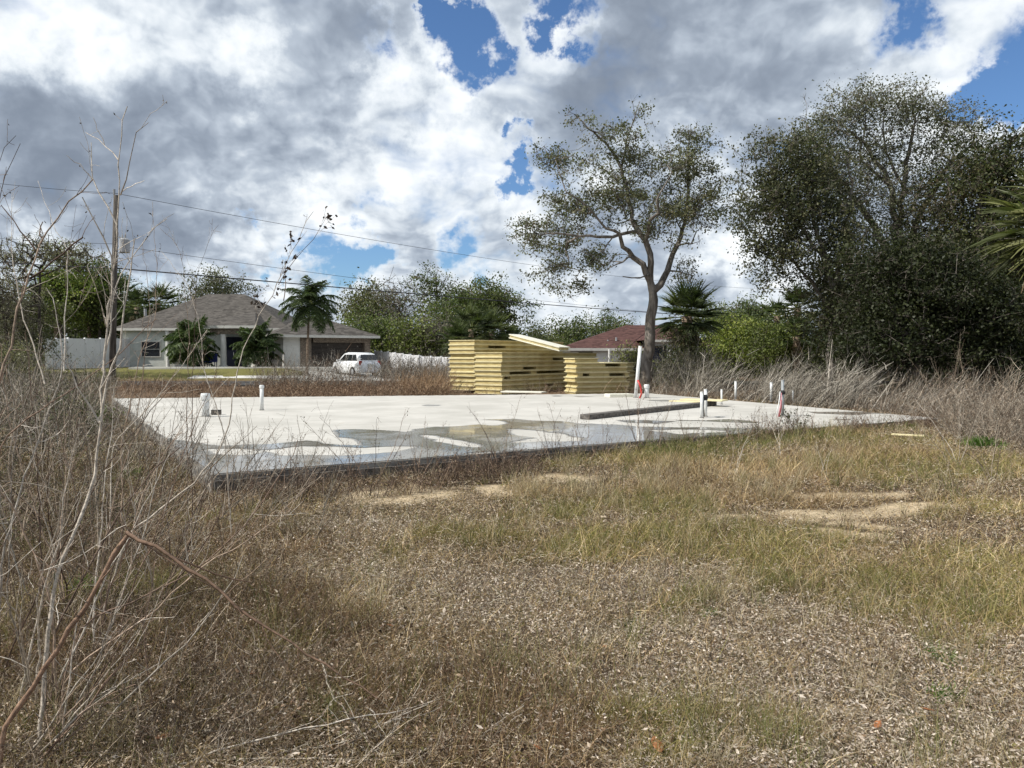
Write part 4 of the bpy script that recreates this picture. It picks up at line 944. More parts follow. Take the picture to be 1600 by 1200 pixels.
tree('oak_tree', 'dark dense oak at the right of the grove reaching beside the sabal palm', 'tree', 27, 1530, [
    ([(1530, 620), (1528, 540), (1520, 470), (1525, 400), (1530, 330), (1540, 260)], .25, .05), ([(1525, 420), (1490, 340), (1480, 280)], .10, .02), ([(1528, 380), (1570, 300), (1575, 230)], .10, .02)],
    [(1540, 215, 44, 26), (1580, 230, 26, 34), (1550, 260, 50, 44), (1500, 300, 60, 50), (1570, 320, 60, 60), (1500, 400, 80, 60), (1580, 420, 60, 60), (1540, 480, 90, 50), (1640, 300, 60, 80), (1640, 440, 60, 90)],
    1400, 46000, (.11, .07), DARKC, spread=.28, seed=14, tip=.009, shell=.6, dep=1.1, lum=.85)  # leaf tone lowered, the grove's shading put into the colour
tree('oak_tree', 'low oak thicket under the right grove, shade painted into its leaf colour', 'tree', 24.5, 1440, [
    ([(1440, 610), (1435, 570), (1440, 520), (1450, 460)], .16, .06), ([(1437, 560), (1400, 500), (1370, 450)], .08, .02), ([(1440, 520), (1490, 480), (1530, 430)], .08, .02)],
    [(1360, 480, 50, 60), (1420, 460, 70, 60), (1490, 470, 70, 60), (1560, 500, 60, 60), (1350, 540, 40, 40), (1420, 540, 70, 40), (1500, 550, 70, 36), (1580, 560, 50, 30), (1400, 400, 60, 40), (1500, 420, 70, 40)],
    1300, 52000, (.10, .065), [(0.020, 0.027, 0.012), (0.032, 0.040, 0.017), (0.05, 0.056, 0.028), (0.012, 0.016, 0.008)], spread=.26, seed=15, shell=.7, dep=1.1, lum=.62)  # leaf colour darkened to stand for shade beneath the grove
tree('oak_tree', 'small dark tree behind the pale thin trunk at the left foot of the grove', 'tree', 31, 1335, [
    ([(1335, 600), (1330, 560), (1335, 500), (1330, 440)], .10, .03)],
    [(1330, 540, 50, 40), (1300, 560, 40, 26), (1370, 500, 50, 60), (1330, 470, 40, 50), (1390, 560, 50, 24)], 500, 22000, (.11, .07), DARKC, spread=.3, seed=16, shell=.7, dep=1.0, lum=.7)  # darker leaf tone, shade at the grove foot painted in
# a wall of woods closes the view behind the grove
for i, (px, top, w, lab) in enumerate(((1370, 400, 70, 'dark wood tree seen through gaps behind the left of the grove'), (1470, 380, 80, 'dark wood tree seen through gaps behind the grove middle'), (1570, 370, 80, 'dark wood tree behind the grove at the right edge'))):
    tree('wood_tree', lab, 'tree', 42, px, [([(px, 600), (px + 4, 520), (px, 450)], .2, .05)], [(px, top + 50, w, 50), (px - 20, top + 120, w, 60), (px + 30, top + 150, w, 50)], 300, 11000, (.26, .17), DARKC, spread=.5, seed=30 + i, group='woods behind the right grove', shell=.6, dep=.8, step=.6, tip=.02, twig=False)

# ------------------------------------------------------------------ palms
def fan_palm(name, label, D, px, crown_py, base_px=None, R=1.5, n=34, trunk_r=.17, seed=1, base_z=None, group=None, skirt=10, boots=True, green=((0.075, 0.10, 0.035), (0.11, 0.13, 0.05), (0.05, 0.07, 0.028)), cat='palm'):
    r = np.random.default_rng(seed); b = base_at(base_px or px, 600, D, base_z); c = at(px, crown_py, D); root = empty(name, b, label, cat, group)
    m = MB(); k = 9; pts = [b + (c - b) * t + np.array([sin(t * 3 + seed) * .06, 0, -.1 * (t == 0)]) for t in np.linspace(0, 1, k)]
    m.tube(pts, [trunk_r * (1.15 - .15 * t + (.18 if boots else 0) * t) for t in np.linspace(0, 1, k)], 10); m.build('trunk', M['bark_palm'], root, True)
    C = Cloud(); Vs = []
    def frond(az, el, Lp, Rf, dead):
        d = np.array([cos(az) * cos(el), sin(az) * cos(el), sin(el)]); side = unit(np.cross(d, [0, 0, 1.]))
        sag = .25 if not dead else .5; hub = c + d * Lp - np.array([0, 0, sag * Lp * .3]); pe = 6
        ln = np.linalg.norm(hub - c); V, Q = ribbons(c[None] + 0, (hub - c)[None], [ln], [.05], np.zeros((1, 3)), 2, .6, r)
        C.add(V, Q, pick([(0.15, 0.17, 0.06) if not dead else (0.20, 0.15, 0.09)], 1, r=r))
        nl = 26; th = np.linspace(-2.1, 2.1, nl); nrm = unit(np.cross(side, d)); fold = .22
        dirs = d[None] * np.cos(th)[:, None] + side[None] * np.sin(th)[:, None] + nrm[None] * (fold * np.abs(np.sin(th)) * (1 if not dead else -1))[:, None]
        Lf = Rf * (1 - .25 * np.abs(th) / 2.1) * r.uniform(.85, 1.1, nl)
        V, Q = ribbons(np.repeat(hub[None], nl, 0), dirs, Lf, np.full(nl, Rf * .085), np.tile([0, 0, -.55 if not dead else -1.6], (nl, 1)) + r.normal(size=(nl, 3)) * .08, 3, .12, r)
        C.add(V, Q, pick(green, 1, r=r) * np.ones((nl, 1)) * r.uniform(.8, 1.2, (nl, 1)) if not dead else pick([(0.17, 0.125, 0.075), (0.25, 0.2, 0.13)], nl, r=r))
    for i in range(n):
        f = i / n; el = radians(85 - 120 * f ** .9) + r.normal() * .12; frond(i * 2.4 + r.normal() * .2, el, R * r.uniform(.5, .68), R * r.uniform(.52, .66), False)
    for i in range(skirt): frond(i * 2.4 + .5, radians(r.uniform(-80, -48)), R * .45, R * .5, True)
    C.build('crown', M['leaf'], root); return root
def feather_palm(name, label, D, px, crown_py, base_px=None, R=2.6, n=16, trunk_r=.16, seed=1, base_z=None, lw=.05, cat='palm', group=None, stems=1, green=((0.055, 0.085, 0.03), (0.09, 0.12, 0.045), (0.04, 0.06, 0.02)), elmin=-35, elmax=80, droop=1.25):
    r = np.random.default_rng(seed); b = base_at(base_px or px, 600, D, base_z); root = empty(name, b, label, cat, group); C = Cloud(); m = MB()
    for s_ in range(stems):
        c = at(px, crown_py, D) + (r.normal(size=3) * [.5, .5, .35] if stems > 1 else 0); m.tube([b - [0, 0, .1], b * .5 + c * .5, c], [trunk_r * 1.2, trunk_r, trunk_r * .8], 8)
        for i in range(n):
            az = i * 2.4 + r.normal() * .25; el = radians(elmax - (elmax - elmin) * ((i + .5) / n)) + r.normal() * .1; d = np.array([cos(az) * cos(el), sin(az) * cos(el), sin(el)]); k = 14; L = R * r.uniform(.85, 1.1)
            p = c.copy(); P = []; T = []; dd = d.copy()
            for j in range(k): P.append(p.copy()); T.append(dd.copy()); p = p + dd * L / k; dd = unit(dd + np.array([0, 0, -droop / k]))
            P = np.array(P); T = np.array(T); m_ = len(P)
            for j in range(m_ - 1):
                V, Q = ribbons(P[j:j + 1], T[j:j + 1], [L / k * 1.02], [.045], np.zeros((1, 3)), 1, .9, r); C.add(V, Q, pick([(0.14, 0.16, 0.06)], 1, r=r))
            t = np.repeat(np.arange(2, m_), 9); f = r.random(len(t)); Pp = P[t] + T[t] * (f * L / k)[:, None]; sd_ = unit(np.cross(T[t], [0, 0, 1.])); sg = np.where(np.arange(len(t)) % 2 == 0, 1, -1)[:, None]
            dl = sd_ * sg + T[t] * .55 + np.array([0, 0, -.15]) + r.normal(size=(len(t), 3)) * .15; ll = R * .32 * np.sin(np.pi * np.clip((t + f) / m_ * .85 + .1, 0, 1)); V, Q = ribbons(Pp, dl, ll, np.full(len(t), lw), np.tile([0, 0, -1.6], (len(t), 1)), 2, .15, r)
            C.add(V, Q, pick(green, len(t), r=r))
    m.build('trunk', M['bark_palm'], root, True); C.build('crown', M['leaf'], root); return root
fan_palm('sabal_palm', 'sabal palm right of the lone oak trunk with drooping dead fronds', 34, 1074, 494, 1076, 1.55, 44, .2, 3, skirt=18)
fan_palm('sabal_palm', 'slim sabal palm standing above bright shrubs left of the grove', 38, 1245, 482, 1248, 1.2, 30, .14, 4, skirt=6)
fan_palm('sabal_palm', 'smaller sabal palm leaning left of the slim one above bright shrubs', 39, 1212, 494, 1218, 1.0, 16, .13, 5, skirt=6)
fan_palm('sabal_palm', 'low sabal palm head among the shrubs below the slim palm', 37, 1243, 525, 1243, 1.1, 18, .13, 6, skirt=4)
fan_palm('sabal_palm', 'large yellow-green sabal palm cut by the right edge of the photo', 20, 1664, 350, 1684, 1.95, 44, .2, 7, skirt=22, green=((0.10, 0.11, 0.04), (0.14, 0.145, 0.058), (0.07, 0.082, 0.032)))
feather_palm('queen_palm', 'feather palm with slim grey trunk before the garage of the grey-roof house', 50, 483, 476, 479, 2.3, 34, .08, 8, lw=.07, elmin=-30, droop=1.5)
feather_palm('areca_palm', 'bushy feather palm clump hiding the window left of the house entry', 60, 299, 533, 299, 2.3, 12, .06, 9, lw=.10, stems=5, cat='palm')
feather_palm('areca_palm', 'bushy feather palm clump between the house entry and garage', 59, 408, 541, 408, 2.0, 12, .06, 10, lw=.10, stems=4, cat='palm')
for i, (px, py, D, R, lab) in enumerate(((188, 462, 80, 2.4, 'cabbage palm head left of the grey roof behind the utility pole'), (248, 474, 72, 2.1, 'cabbage palm rising behind the left hip of the grey roof'), (213, 480, 70, 1.8, 'shorter cabbage palm between two others behind the left roof'), (88, 455, 72, 2.3, 'yellowish cabbage palm in the left thicket'),
        (50, 500, 74, 1.7, 'low palm at the far left thicket above the brush'), (140, 470, 76, 2.4, 'cabbage palm in the left thicket under the green tree'), (737, 515, 62, 2.1, 'left cabbage palm behind the panel stacks'), (768, 520, 64, 2.2, 'right cabbage palm behind the panel stacks'),
        (715, 535, 60, 1.7, 'low cabbage palm just left behind the panel stacks'), (800, 535, 66, 1.6, 'low cabbage palm behind the slanted pale panel'))):
    fan_palm('cabbage_palm', lab, D, px, py, px, R, 26, .17, 40 + i, skirt=5)

# ------------------------------------------------------------------ background trees, each its own
G1 = [(0.045, 0.06, 0.022), (0.065, 0.08, 0.03), (0.03, 0.042, 0.016), (0.09, 0.10, 0.04)]
G2 = [(0.085, 0.115, 0.03), (0.12, 0.15, 0.035), (0.06, 0.085, 0.022), (0.16, 0.17, 0.05)]
G3 = [(0.10, 0.088, 0.068), (0.15, 0.13, 0.11), (0.075, 0.07, 0.05)]
BGT = [
 ('thicket_shrub', 'dark green bushy mass at the foot of the left thicket, behind the short white fence', 78, 120, [(120, 500, 50, 26), (80, 520, 50, 26), (160, 510, 40, 28), (40, 520, 40, 34), (185, 500, 24, 22)], 15000, .24, G1, 80, 'bark_dark'),
 ('thicket_shrub', 'grey-green leafy mass at the far left edge under the bare trees', 48, 10, [(10, 500, 50, 40), (-30, 530, 50, 50), (40, 540, 40, 26), (60, 490, 30, 26)], 14000, .13, [(0.07, 0.075, 0.04), (0.10, 0.10, 0.06), (0.05, 0.055, 0.03)], 81, 'bark_dark'),
 ('low_tree', 'dark low tree behind the grey roof between palm and pole', 86, 215, [(215, 495, 40, 22), (255, 492, 34, 18), (180, 490, 30, 26), (290, 480, 24, 12)], 7000, .28, G1, 82, 'bark_dark'),
 ('low_tree', 'dense green understory behind the white fence beside the garage', 78, 595, [(590, 535, 34, 20), (625, 540, 34, 20), (650, 545, 30, 18), (560, 520, 26, 18)], 9000, .26, [(0.06, 0.075, 0.028), (0.09, 0.105, 0.035), (0.04, 0.05, 0.02)], 83, 'bark_dark'),
 ('low_tree', 'dense olive understory between the white fence and the panel stacks', 76, 690, [(685, 540, 36, 18), (665, 525, 26, 18), (712, 545, 30, 18), (735, 530, 30, 20), (770, 545, 34, 16)], 9000, .26, [(0.055, 0.065, 0.028), (0.085, 0.095, 0.04), (0.04, 0.045, 0.02)], 84, 'bark_dark'),
 ('low_tree', 'low dark foliage behind the slanted pale panel', 80, 820, [(820, 545, 34, 12), (850, 548, 34, 10), (790, 540, 30, 14), (875, 548, 20, 10)], 5000, .26, G1, 85, 'bark_dark'), # name, label, D, px, base py, blobs, leaves, size, cols, seed, opts
 ('pine_tree', 'tall pine with open rounded crown left of the dense pines', 82, 682, [(680, 438, 15, 9), (657, 446, 14, 8), (703, 452, 16, 7), (664, 468, 14, 6), (694, 474, 18, 6), (682, 455, 14, 8), (672, 492, 18, 5)], 3400, .22, G1, 51, 'bark_pine'),
 ('pine_tree', 'dense dark pine, highest of the group right of the tall open pine', 76, 770, [(770, 460, 30, 18), (790, 475, 28, 18), (760, 480, 28, 16), (795, 490, 20, 12), (765, 500, 30, 14)], 8000, .24, G1, 52, 'bark_pine'),
 ('pine_tree', 'wide dark pine between the open pine and the highest dense pine', 80, 728, [(728, 470, 26, 14), (715, 485, 22, 12), (745, 485, 26, 16), (735, 505, 34, 14)], 7000, .24, G1, 53, 'bark_pine'),
 ('oak_tree', 'round olive oak behind the garage roof right of the feather palm', 88, 578, [(575, 468, 32, 20), (560, 490, 24, 18), (595, 485, 30, 22), (580, 510, 44, 20)], 8500, .28, [(0.07, 0.075, 0.035), (0.10, 0.095, 0.05), (0.05, 0.055, 0.027)], 54, 'bark'),
 ('bare_tree', 'leafless grey tree between the olive oak and the open pine', 84, 622, [(612, 460, 22, 22), (628, 470, 24, 26), (620, 495, 30, 26), (640, 500, 20, 18)], 1800, .14, G3, 55, 'bark'),
 ('bare_tree', 'pale bare tree low behind the white fence left of the panel stacks', 70, 680, [(685, 515, 22, 16), (700, 525, 18, 14), (672, 530, 18, 14)], 1500, .12, [(0.2, 0.18, 0.165), (0.14, 0.13, 0.115)], 56, 'bark'),
 ('round_tree', 'grey-green round tree rising behind the ridge of the grey roof', 84, 333, [(333, 447, 34, 18), (320, 462, 30, 14), (350, 462, 28, 14)], 5200, .24, [(0.075, 0.078, 0.05), (0.11, 0.105, 0.075), (0.05, 0.055, 0.035)], 57, 'bark'),
 ('green_tree', 'bright green bushy tree in the left thicket', 72, 100, [(100, 432, 34, 22), (80, 450, 30, 22), (120, 452, 28, 22), (95, 480, 46, 24), (60, 480, 30, 26)], 13000, .23, G2, 58, 'bark_dark'),
 ('green_tree', 'dark green bushy tree just left of the utility pole', 75, 155, [(155, 432, 28, 18), (140, 450, 30, 22), (175, 455, 26, 26), (155, 485, 40, 28)], 13000, .23, G1, 59, 'bark_dark'),
 ('bare_tree', 'vine-hung grey bare tree at the top of the left thicket', 46, 60, [(60, 390, 44, 22), (20, 410, 30, 32), (95, 395, 40, 18), (20, 470, 34, 60), (120, 405, 26, 14)], 7000, .10, [(0.12, 0.11, 0.09), (0.17, 0.155, 0.13), (0.08, 0.085, 0.05)], 60, 'bark_dark'),
 ('bare_tree', 'dark grey bare tree at the far left edge of the thicket', 40, 12, [(10, 470, 40, 40), (25, 510, 40, 40), (-20, 440, 40, 60), (15, 550, 40, 30)], 8000, .09, [(0.075, 0.07, 0.055), (0.13, 0.12, 0.10)], 61, 'bark_dark'),
 ('low_tree', 'broad low tree behind the end of the left garage roof', 72, 620, [(610, 530, 26, 14), (585, 515, 22, 14), (640, 535, 28, 16), (600, 545, 30, 12)], 7000, .22, G1, 62, 'bark'),
 ('low_tree', 'yellow-green low tree behind the white fence', 70, 660, [(655, 530, 26, 16), (640, 515, 18, 12), (670, 545, 26, 14), (625, 545, 22, 10)], 6500, .22, [(0.075, 0.09, 0.028), (0.11, 0.12, 0.04), (0.05, 0.06, 0.022)], 63, 'bark'),
 ('low_tree', 'dark tree just behind the left panel stack top', 74, 700, [(700, 505, 22, 14), (690, 490, 18, 12), (712, 520, 22, 16)], 5000, .22, G1, 64, 'bark'),
 ('distant_tree', 'small distant tree right of the dense pines', 110, 842, [(842, 525, 20, 10), (825, 520, 14, 9), (858, 532, 18, 10), (840, 540, 30, 9)], 4500, .30, [(0.065, 0.072, 0.04), (0.09, 0.095, 0.055), (0.05, 0.055, 0.03)], 65, 'bark'),
 ('distant_tree', 'dark distant tree left of the maroon roof', 100, 902, [(900, 518, 26, 13), (885, 528, 18, 10), (920, 525, 18, 12), (900, 538, 34, 9)], 5500, .28, G1, 66, 'bark'),
 ('distant_tree', 'small round distant pine above the left slope of the maroon roof', 105, 955, [(955, 507, 20, 9), (945, 518, 18, 8), (970, 512, 16, 8), (955, 528, 26, 9)], 4000, .28, G1, 67, 'bark_pine'),
 ('distant_tree', 'pale distant tree right of the sabal palm crown', 110, 1105, [(1105, 485, 20, 11), (1118, 498, 16, 12), (1100, 510, 20, 12)], 3800, .30, [(0.065, 0.08, 0.04), (0.09, 0.10, 0.055)], 68, 'bark'),
 ('pine_tree', 'rounded distant pine left of the slim sabal palm', 95, 1175, [(1172, 486, 20, 10), (1160, 497, 26, 10), (1195, 495, 24, 12), (1175, 512, 44, 12)], 7000, .28, [(0.06, 0.078, 0.035), (0.085, 0.10, 0.05), (0.045, 0.055, 0.028)], 69, 'bark_pine'),
 ('pine_tree', 'low distant pine behind the bright shrubs, right of the sabal palm', 92, 1140, [(1140, 500, 16, 8), (1130, 512, 20, 10), (1150, 515, 24, 10)], 3500, .28, [(0.07, 0.085, 0.04), (0.05, 0.06, 0.03)], 70, 'bark_pine'),
 ('shrub', 'bright yellow-green shrub right of the sabal palm', 40, 1150, [(1150, 535, 34, 20), (1120, 545, 22, 14), (1170, 520, 26, 18), (1150, 565, 44, 20), (1125, 570, 26, 18)], 16000, .115, [(0.13, 0.15, 0.035), (0.09, 0.115, 0.028), (0.18, 0.185, 0.05), (0.06, 0.08, 0.022)], 71, 'bark_dark'),
 ('shrub', 'dull green shrub below the slim sabal palm', 38, 1215, [(1215, 525, 30, 24), (1200, 545, 30, 24), (1240, 545, 30, 22), (1225, 570, 44, 22), (1260, 520, 24, 30)], 15000, .115, [(0.07, 0.085, 0.028), (0.10, 0.115, 0.035), (0.045, 0.058, 0.02)], 72, 'bark_dark'),
 ('shrub', 'dark ivy-covered shrub hugging the foot of the sabal palm', 33.5, 1068, [(1066, 535, 12, 30), (1070, 570, 20, 24), (1050, 580, 16, 14), (1088, 560, 12, 30)], 6500, .10, DARKC, 73, 'bark_dark'),
 ('shrub', 'small green shrub beside the panel stacks before the maroon-roof house', 32, 980, [(978, 562, 10, 12), (985, 575, 12, 14)], 1800, .09, [(0.09, 0.10, 0.035), (0.13, 0.13, 0.05)], 74, 'bark_dark'),
 ('shrub', 'grey-green shrub mass in front of the left white fence', 36, 5, [(10, 565, 44, 24), (-30, 575, 40, 30), (40, 592, 34, 14)], 7000, .09, [(0.10, 0.10, 0.06), (0.065, 0.07, 0.035), (0.15, 0.135, 0.10)], 75, 'bark_dark'),
 ('shrub', 'dark green shrub among dry stems left of the slab', 15.5, 118, [(118, 642, 50, 22), (140, 660, 34, 16), (90, 662, 34, 14)], 4500, .05, [(0.05, 0.065, 0.022), (0.08, 0.09, 0.035), (0.03, 0.04, 0.015)], 76, 'bark_dark'),
]
for (nm, lab, D, px, bl, nl, sz, cols, sd_, bk) in BGT:
    tops = min(b[1] for b in bl); low = sum(b[1] for b in bl) / len(bl); bare = nm == 'bare_tree'; cx = sum(b[0] for b in bl) / len(bl); far = D / 30
    limbs = [([(px, 600), (px + (cx - px) * .3, 560 if low < 550 else 590), (px + (cx - px) * .7, low + 5)], .10 * far if 'shrub' not in nm else .05, .04 * far if 'shrub' not in nm else .03)]
    if nm == 'pine_tree': limbs = [([(px, 600), (px + 1, 540), (px, tops + 2)], .24, .05)]
    tree(nm, lab, 'shrub' if 'shrub' in nm else 'tree', D, px, limbs, bl, 520 if bare else 200 if nl < 6000 else 320, nl, (sz, sz * .62), cols, None, None, bk, sz * (2.2 if nm != 'pine_tree' else 1.7), .9, .022 if D > 45 else .012, max(.3, D / 90), 'leaf_dull' if bare else 'leaf', .55, True, sd_, clump_r=D / 30 * .35)
# the far line of woods that reads as one mass
def far_woods():
    r = np.random.default_rng(90); n = 70000; C = Cloud(); px = r.uniform(-700, 2300, n); D = r.uniform(120, 165, n)
    top = 528 + 14 * (fbm(px, D * 0, 60, 71, 3) - .5) * 2 + 8 * (px > 1000) * -1 + 6; f = r.random(n) ** .7; py = top + (575 - top) * f + r.normal(size=n) * 2
    P = np.stack([(px - 800) / FPX * D, D, CAM_Z + (555 - py) / FPX * D], 1); P = P[P[:, 2] > -.5]
    V, Q = leaf_quads(P, r.uniform(.5, 1.1, len(P)), .5, None, r); C.add(V, Q, pick([(0.06, 0.07, 0.04), (0.045, 0.055, 0.03), (0.08, 0.085, 0.05)], len(P), r=r))
    tag(C.build('far_woods', M['leaf_dull']), 'distant line of low woods along the horizon', 'woods', None, 'stuff')
far_woods()
# ------------------------------------------------------------------ ground cover (too many to count)
ZE = None
def slab_ok(x, y, m=0.03): return ~(in_poly(x, y, SLAB) | (poly_dist(x, y, SLAB) < m))
def scatter(n, D0, D1, r, spread=.74, ext=1.2, pw=1.0):
    D = D0 * (D1 / D0) ** (r.random(n) ** pw); x = r.uniform(-1, 1, n) * (spread * D + ext)
    ok = slab_ok(x, D); return x[ok], D[ok]
def cover_near():
    r = np.random.default_rng(200)
    # --- curled leaf scraps and broken bits
    x, y = scatter(1150000, 1.9, 24, r); z = zones(x, y); p = r.random(len(x))
    cl = fbm(x, y, .16, 80, 3); keep = (p > z['sand'] * .93) & (p < .35 + 1.1 * cl + .4 * z['silver']) & (r.random(len(x)) > z['green'] * .55)
    x, y, cl = x[keep], y[keep], cl[keep]; z = {k: v[keep] for k, v in z.items()}; n = len(x); far = np.clip(y / 7, .8, 3.0)
    h = r.random(n) ** 1.6 * (.05 + .06 * cl) * (1 + .5 * z['brown'])
    P = np.stack([x, y, terrain(x, y) + .004 + h], 1)
    a = r.normal(size=(n, 3)) * [1, 1, .55]; L = r.gamma(4, .0034, n) * far ** .75; V, Q = leaf_quads(P, L * 1.1, L * r.uniform(.18, .55, n), a, r)
    q = r.random(n); pal = pick([(0.34, 0.285, 0.22), (0.24, 0.185, 0.13), (0.12, 0.088, 0.06), (0.46, 0.41, 0.34), (0.045, 0.034, 0.025)], n, [3, 2.5, 2, 2.4, 2], .2, r)
    sil = pick([(0.52, 0.485, 0.44), (0.56, 0.53, 0.48), (0.38, 0.34, 0.30)], n, [3, 1.4, 3], .15, r); brn = pick([(0.12, 0.082, 0.06), (0.22, 0.165, 0.12), (0.045, 0.033, 0.025), (0.36, 0.29, 0.225)], n, None, .2, r)
    grn = pick([(0.11, 0.12, 0.045), (0.16, 0.15, 0.06)], n, None, .2, r)
    t1 = (q < (.08 + .60 * z['silver'])) & (h > .012); t2 = (~t1) & (q > 1 - .55 * z['brown']); t3 = (~t1) & (~t2) & (r.random(n) < .08 + .3 * z['green'])
    c = np.where(t1[:, None], sil, np.where(t2[:, None], brn, np.where(t3[:, None], grn, pal))) * np.array([1.2, 1.11, 1.04]) * (.7 + .5 * fbm(x, y, .5, 97, 3))[:, None]
    tag(Cloud().add(V, Q, c).build('leaf_litter', M['dry']), 'dry curled leaves and broken bits covering the ground', 'leaf litter', None, 'stuff')
    # --- fine grass and thin dead stems
    x, y = scatter(900000, 1.9, 26, r); z = zones(x, y); cl = fbm(x, y, .22, 84, 3); p = r.random(len(x))
    dens = .28 + .68 * z['green'] + .6 * z['straw'] + .35 * z['brown'] - .12 * z['silver']; dens = dens * (.25 + 1.5 * cl); keep = (p < dens) & (r.random(len(x)) > z['sand'] * .94)
    x, y, cl = x[keep], y[keep], cl[keep]; z = {k: v[keep] for k, v in z.items()}; n = len(x)
    P = np.stack([x, y, terrain(x, y) - .01], 1); q = r.random(n); tall = z['straw'] * .10 + z['green'] * .04 + z['brown'] * .06
    L = r.gamma(3, .022, n) * (1 + .6 * cl) + tall * r.random(n) * 1.3; W = np.clip(.0026 * (y / 3.2) ** .62, .0022, .010) * r.uniform(.7, 1.4, n)
    d = r.normal(size=(n, 3)) * [.55, .55, .1] + [0.05, -.05, .75]; V, Q = ribbons(P, d, L, W, r.normal(size=(n, 3)) * [.7, .7, .4] + [0, 0, -.35], 2, .2, r)
    tan = pick([(0.42, 0.34, 0.20), (0.31, 0.24, 0.145), (0.19, 0.14, 0.09), (0.54, 0.46, 0.31)], n, [3, 3, 2, 1.2], .18, r); brn = pick([(0.10, 0.07, 0.05), (0.15, 0.10, 0.07), (0.22, 0.16, 0.11)], n, None, .2, r)
    grn = pick([(0.13, 0.145, 0.045), (0.20, 0.20, 0.075), (0.30, 0.27, 0.12), (0.08, 0.105, 0.032)], n, [2.5, 3, 3.5, 1], .18, r)
    tg = q < .05 + .56 * z['green'] * (.5 + cl) - .25 * z['straw']; tb = (~tg) & (r.random(n) < .18 + .6 * z['brown'])
    c = np.where(tg[:, None], grn, np.where(tb[:, None], brn, tan)) * np.array([1.18, 1.08, .99]) * (.7 + .6 * fbm(x, y, .5, 98, 3))[:, None]
    tag(Cloud().add(V, Q, c).build('grass', M['dry']), 'thin mixed green and straw grass of the lot', 'grass', None, 'stuff')
    # --- fine pale broken stems lying in the litter
    x, y = scatter(420000, 1.9, 16, r); z = zones(x, y); cl = fbm(x, y, .12, 86, 3); keep = (r.random(len(x)) < (.45 + .5 * z['brown'] + .3 * z['silver']) * (.3 + 1.3 * cl)) & (r.random(len(x)) > z['sand'] * .9); x, y = x[keep], y[keep]; n = len(x)
    P = np.stack([x, y, terrain(x, y) + .01 + r.random(n) ** 1.5 * .07], 1); d = r.normal(size=(n, 3)) * [1, 1, .45] + [0, 0, .15]
    V, Q = ribbons(P, d, r.gamma(3, .013, n) * np.clip(y / 5, .8, 1.6), np.clip(.0019 * (y / 3.2) ** .7, .0016, .006), r.normal(size=(n, 3)) * .9, 2, .4, r)
    tag(Cloud().add(V, Q, pick([(0.60, 0.51, 0.38), (0.44, 0.345, 0.24), (0.27, 0.195, 0.135), (0.70, 0.63, 0.51), (0.15, 0.105, 0.07)], n, [3, 3, 2, 1.6, 1.5], .15, r)).build('broken_stems', M['dry']), 'fine pale broken stems matted over the ground', 'leaf litter', None, 'stuff')
    # --- taller tufts
    C = Cloud()
    x, y = scatter(9000, 2.6, 26, r); z = zones(x, y); sc = fbm(x, y, .9, 88, 3)
    keep = (r.random(len(x)) < (.10 + .9 * z['straw'] + .35 * z['green'] + .5 * z['brown']) * sstep(sc, .38, .62)) & (z['sand'] < .5); x, y = x[keep], y[keep]; z = {k: v[keep] for k, v in z.items()}
    k = 26; n = len(x) * k; X = np.repeat(x, k) + r.normal(size=n) * .035; Y = np.repeat(y, k) + r.normal(size=n) * .035; hh = np.repeat(r.uniform(.12, .34, len(x)) * (1 + .35 * z['straw']), k)
    P = np.stack([X, Y, terrain(X, Y) - .01], 1); az = r.random(n) * 2 * pi; ti = r.random(n) * .75; d = np.stack([np.cos(az) * ti, np.sin(az) * ti, np.ones(n)], 1)
    V, Q = ribbons(P, d, hh * r.uniform(.5, 1.1, n), np.clip(.003 * (Y / 3.5) ** .6, .0028, .011), np.stack([np.cos(az), np.sin(az), -1.2 * np.ones(n)], 1) * .6 * r.random((n, 1)), 3, .15, r)
    ty = np.repeat(r.random(len(x)) < .25 + .45 * z['green'] - .25 * z['straw'], k); tb = np.repeat(r.random(len(x)) < .15 + .75 * z['brown'], k)
    c = np.where(ty[:, None], pick([(0.13, 0.15, 0.05), (0.19, 0.19, 0.07), (0.30, 0.26, 0.13)], n, None, .18, r), np.where(tb[:, None], pick([(0.12, 0.08, 0.058), (0.20, 0.145, 0.10), (0.085, 0.06, 0.042)], n, None, .2, r), pick([(0.42, 0.35, 0.22), (0.32, 0.25, 0.15), (0.5, 0.43, 0.30)], n, None, .15, r)))
    C.add(V, Q, c)
    tag(C.build('grass_tufts', M['dry']), 'tufts of straw-coloured and olive grass standing above the turf', 'grass', None, 'stuff')
cover_near()

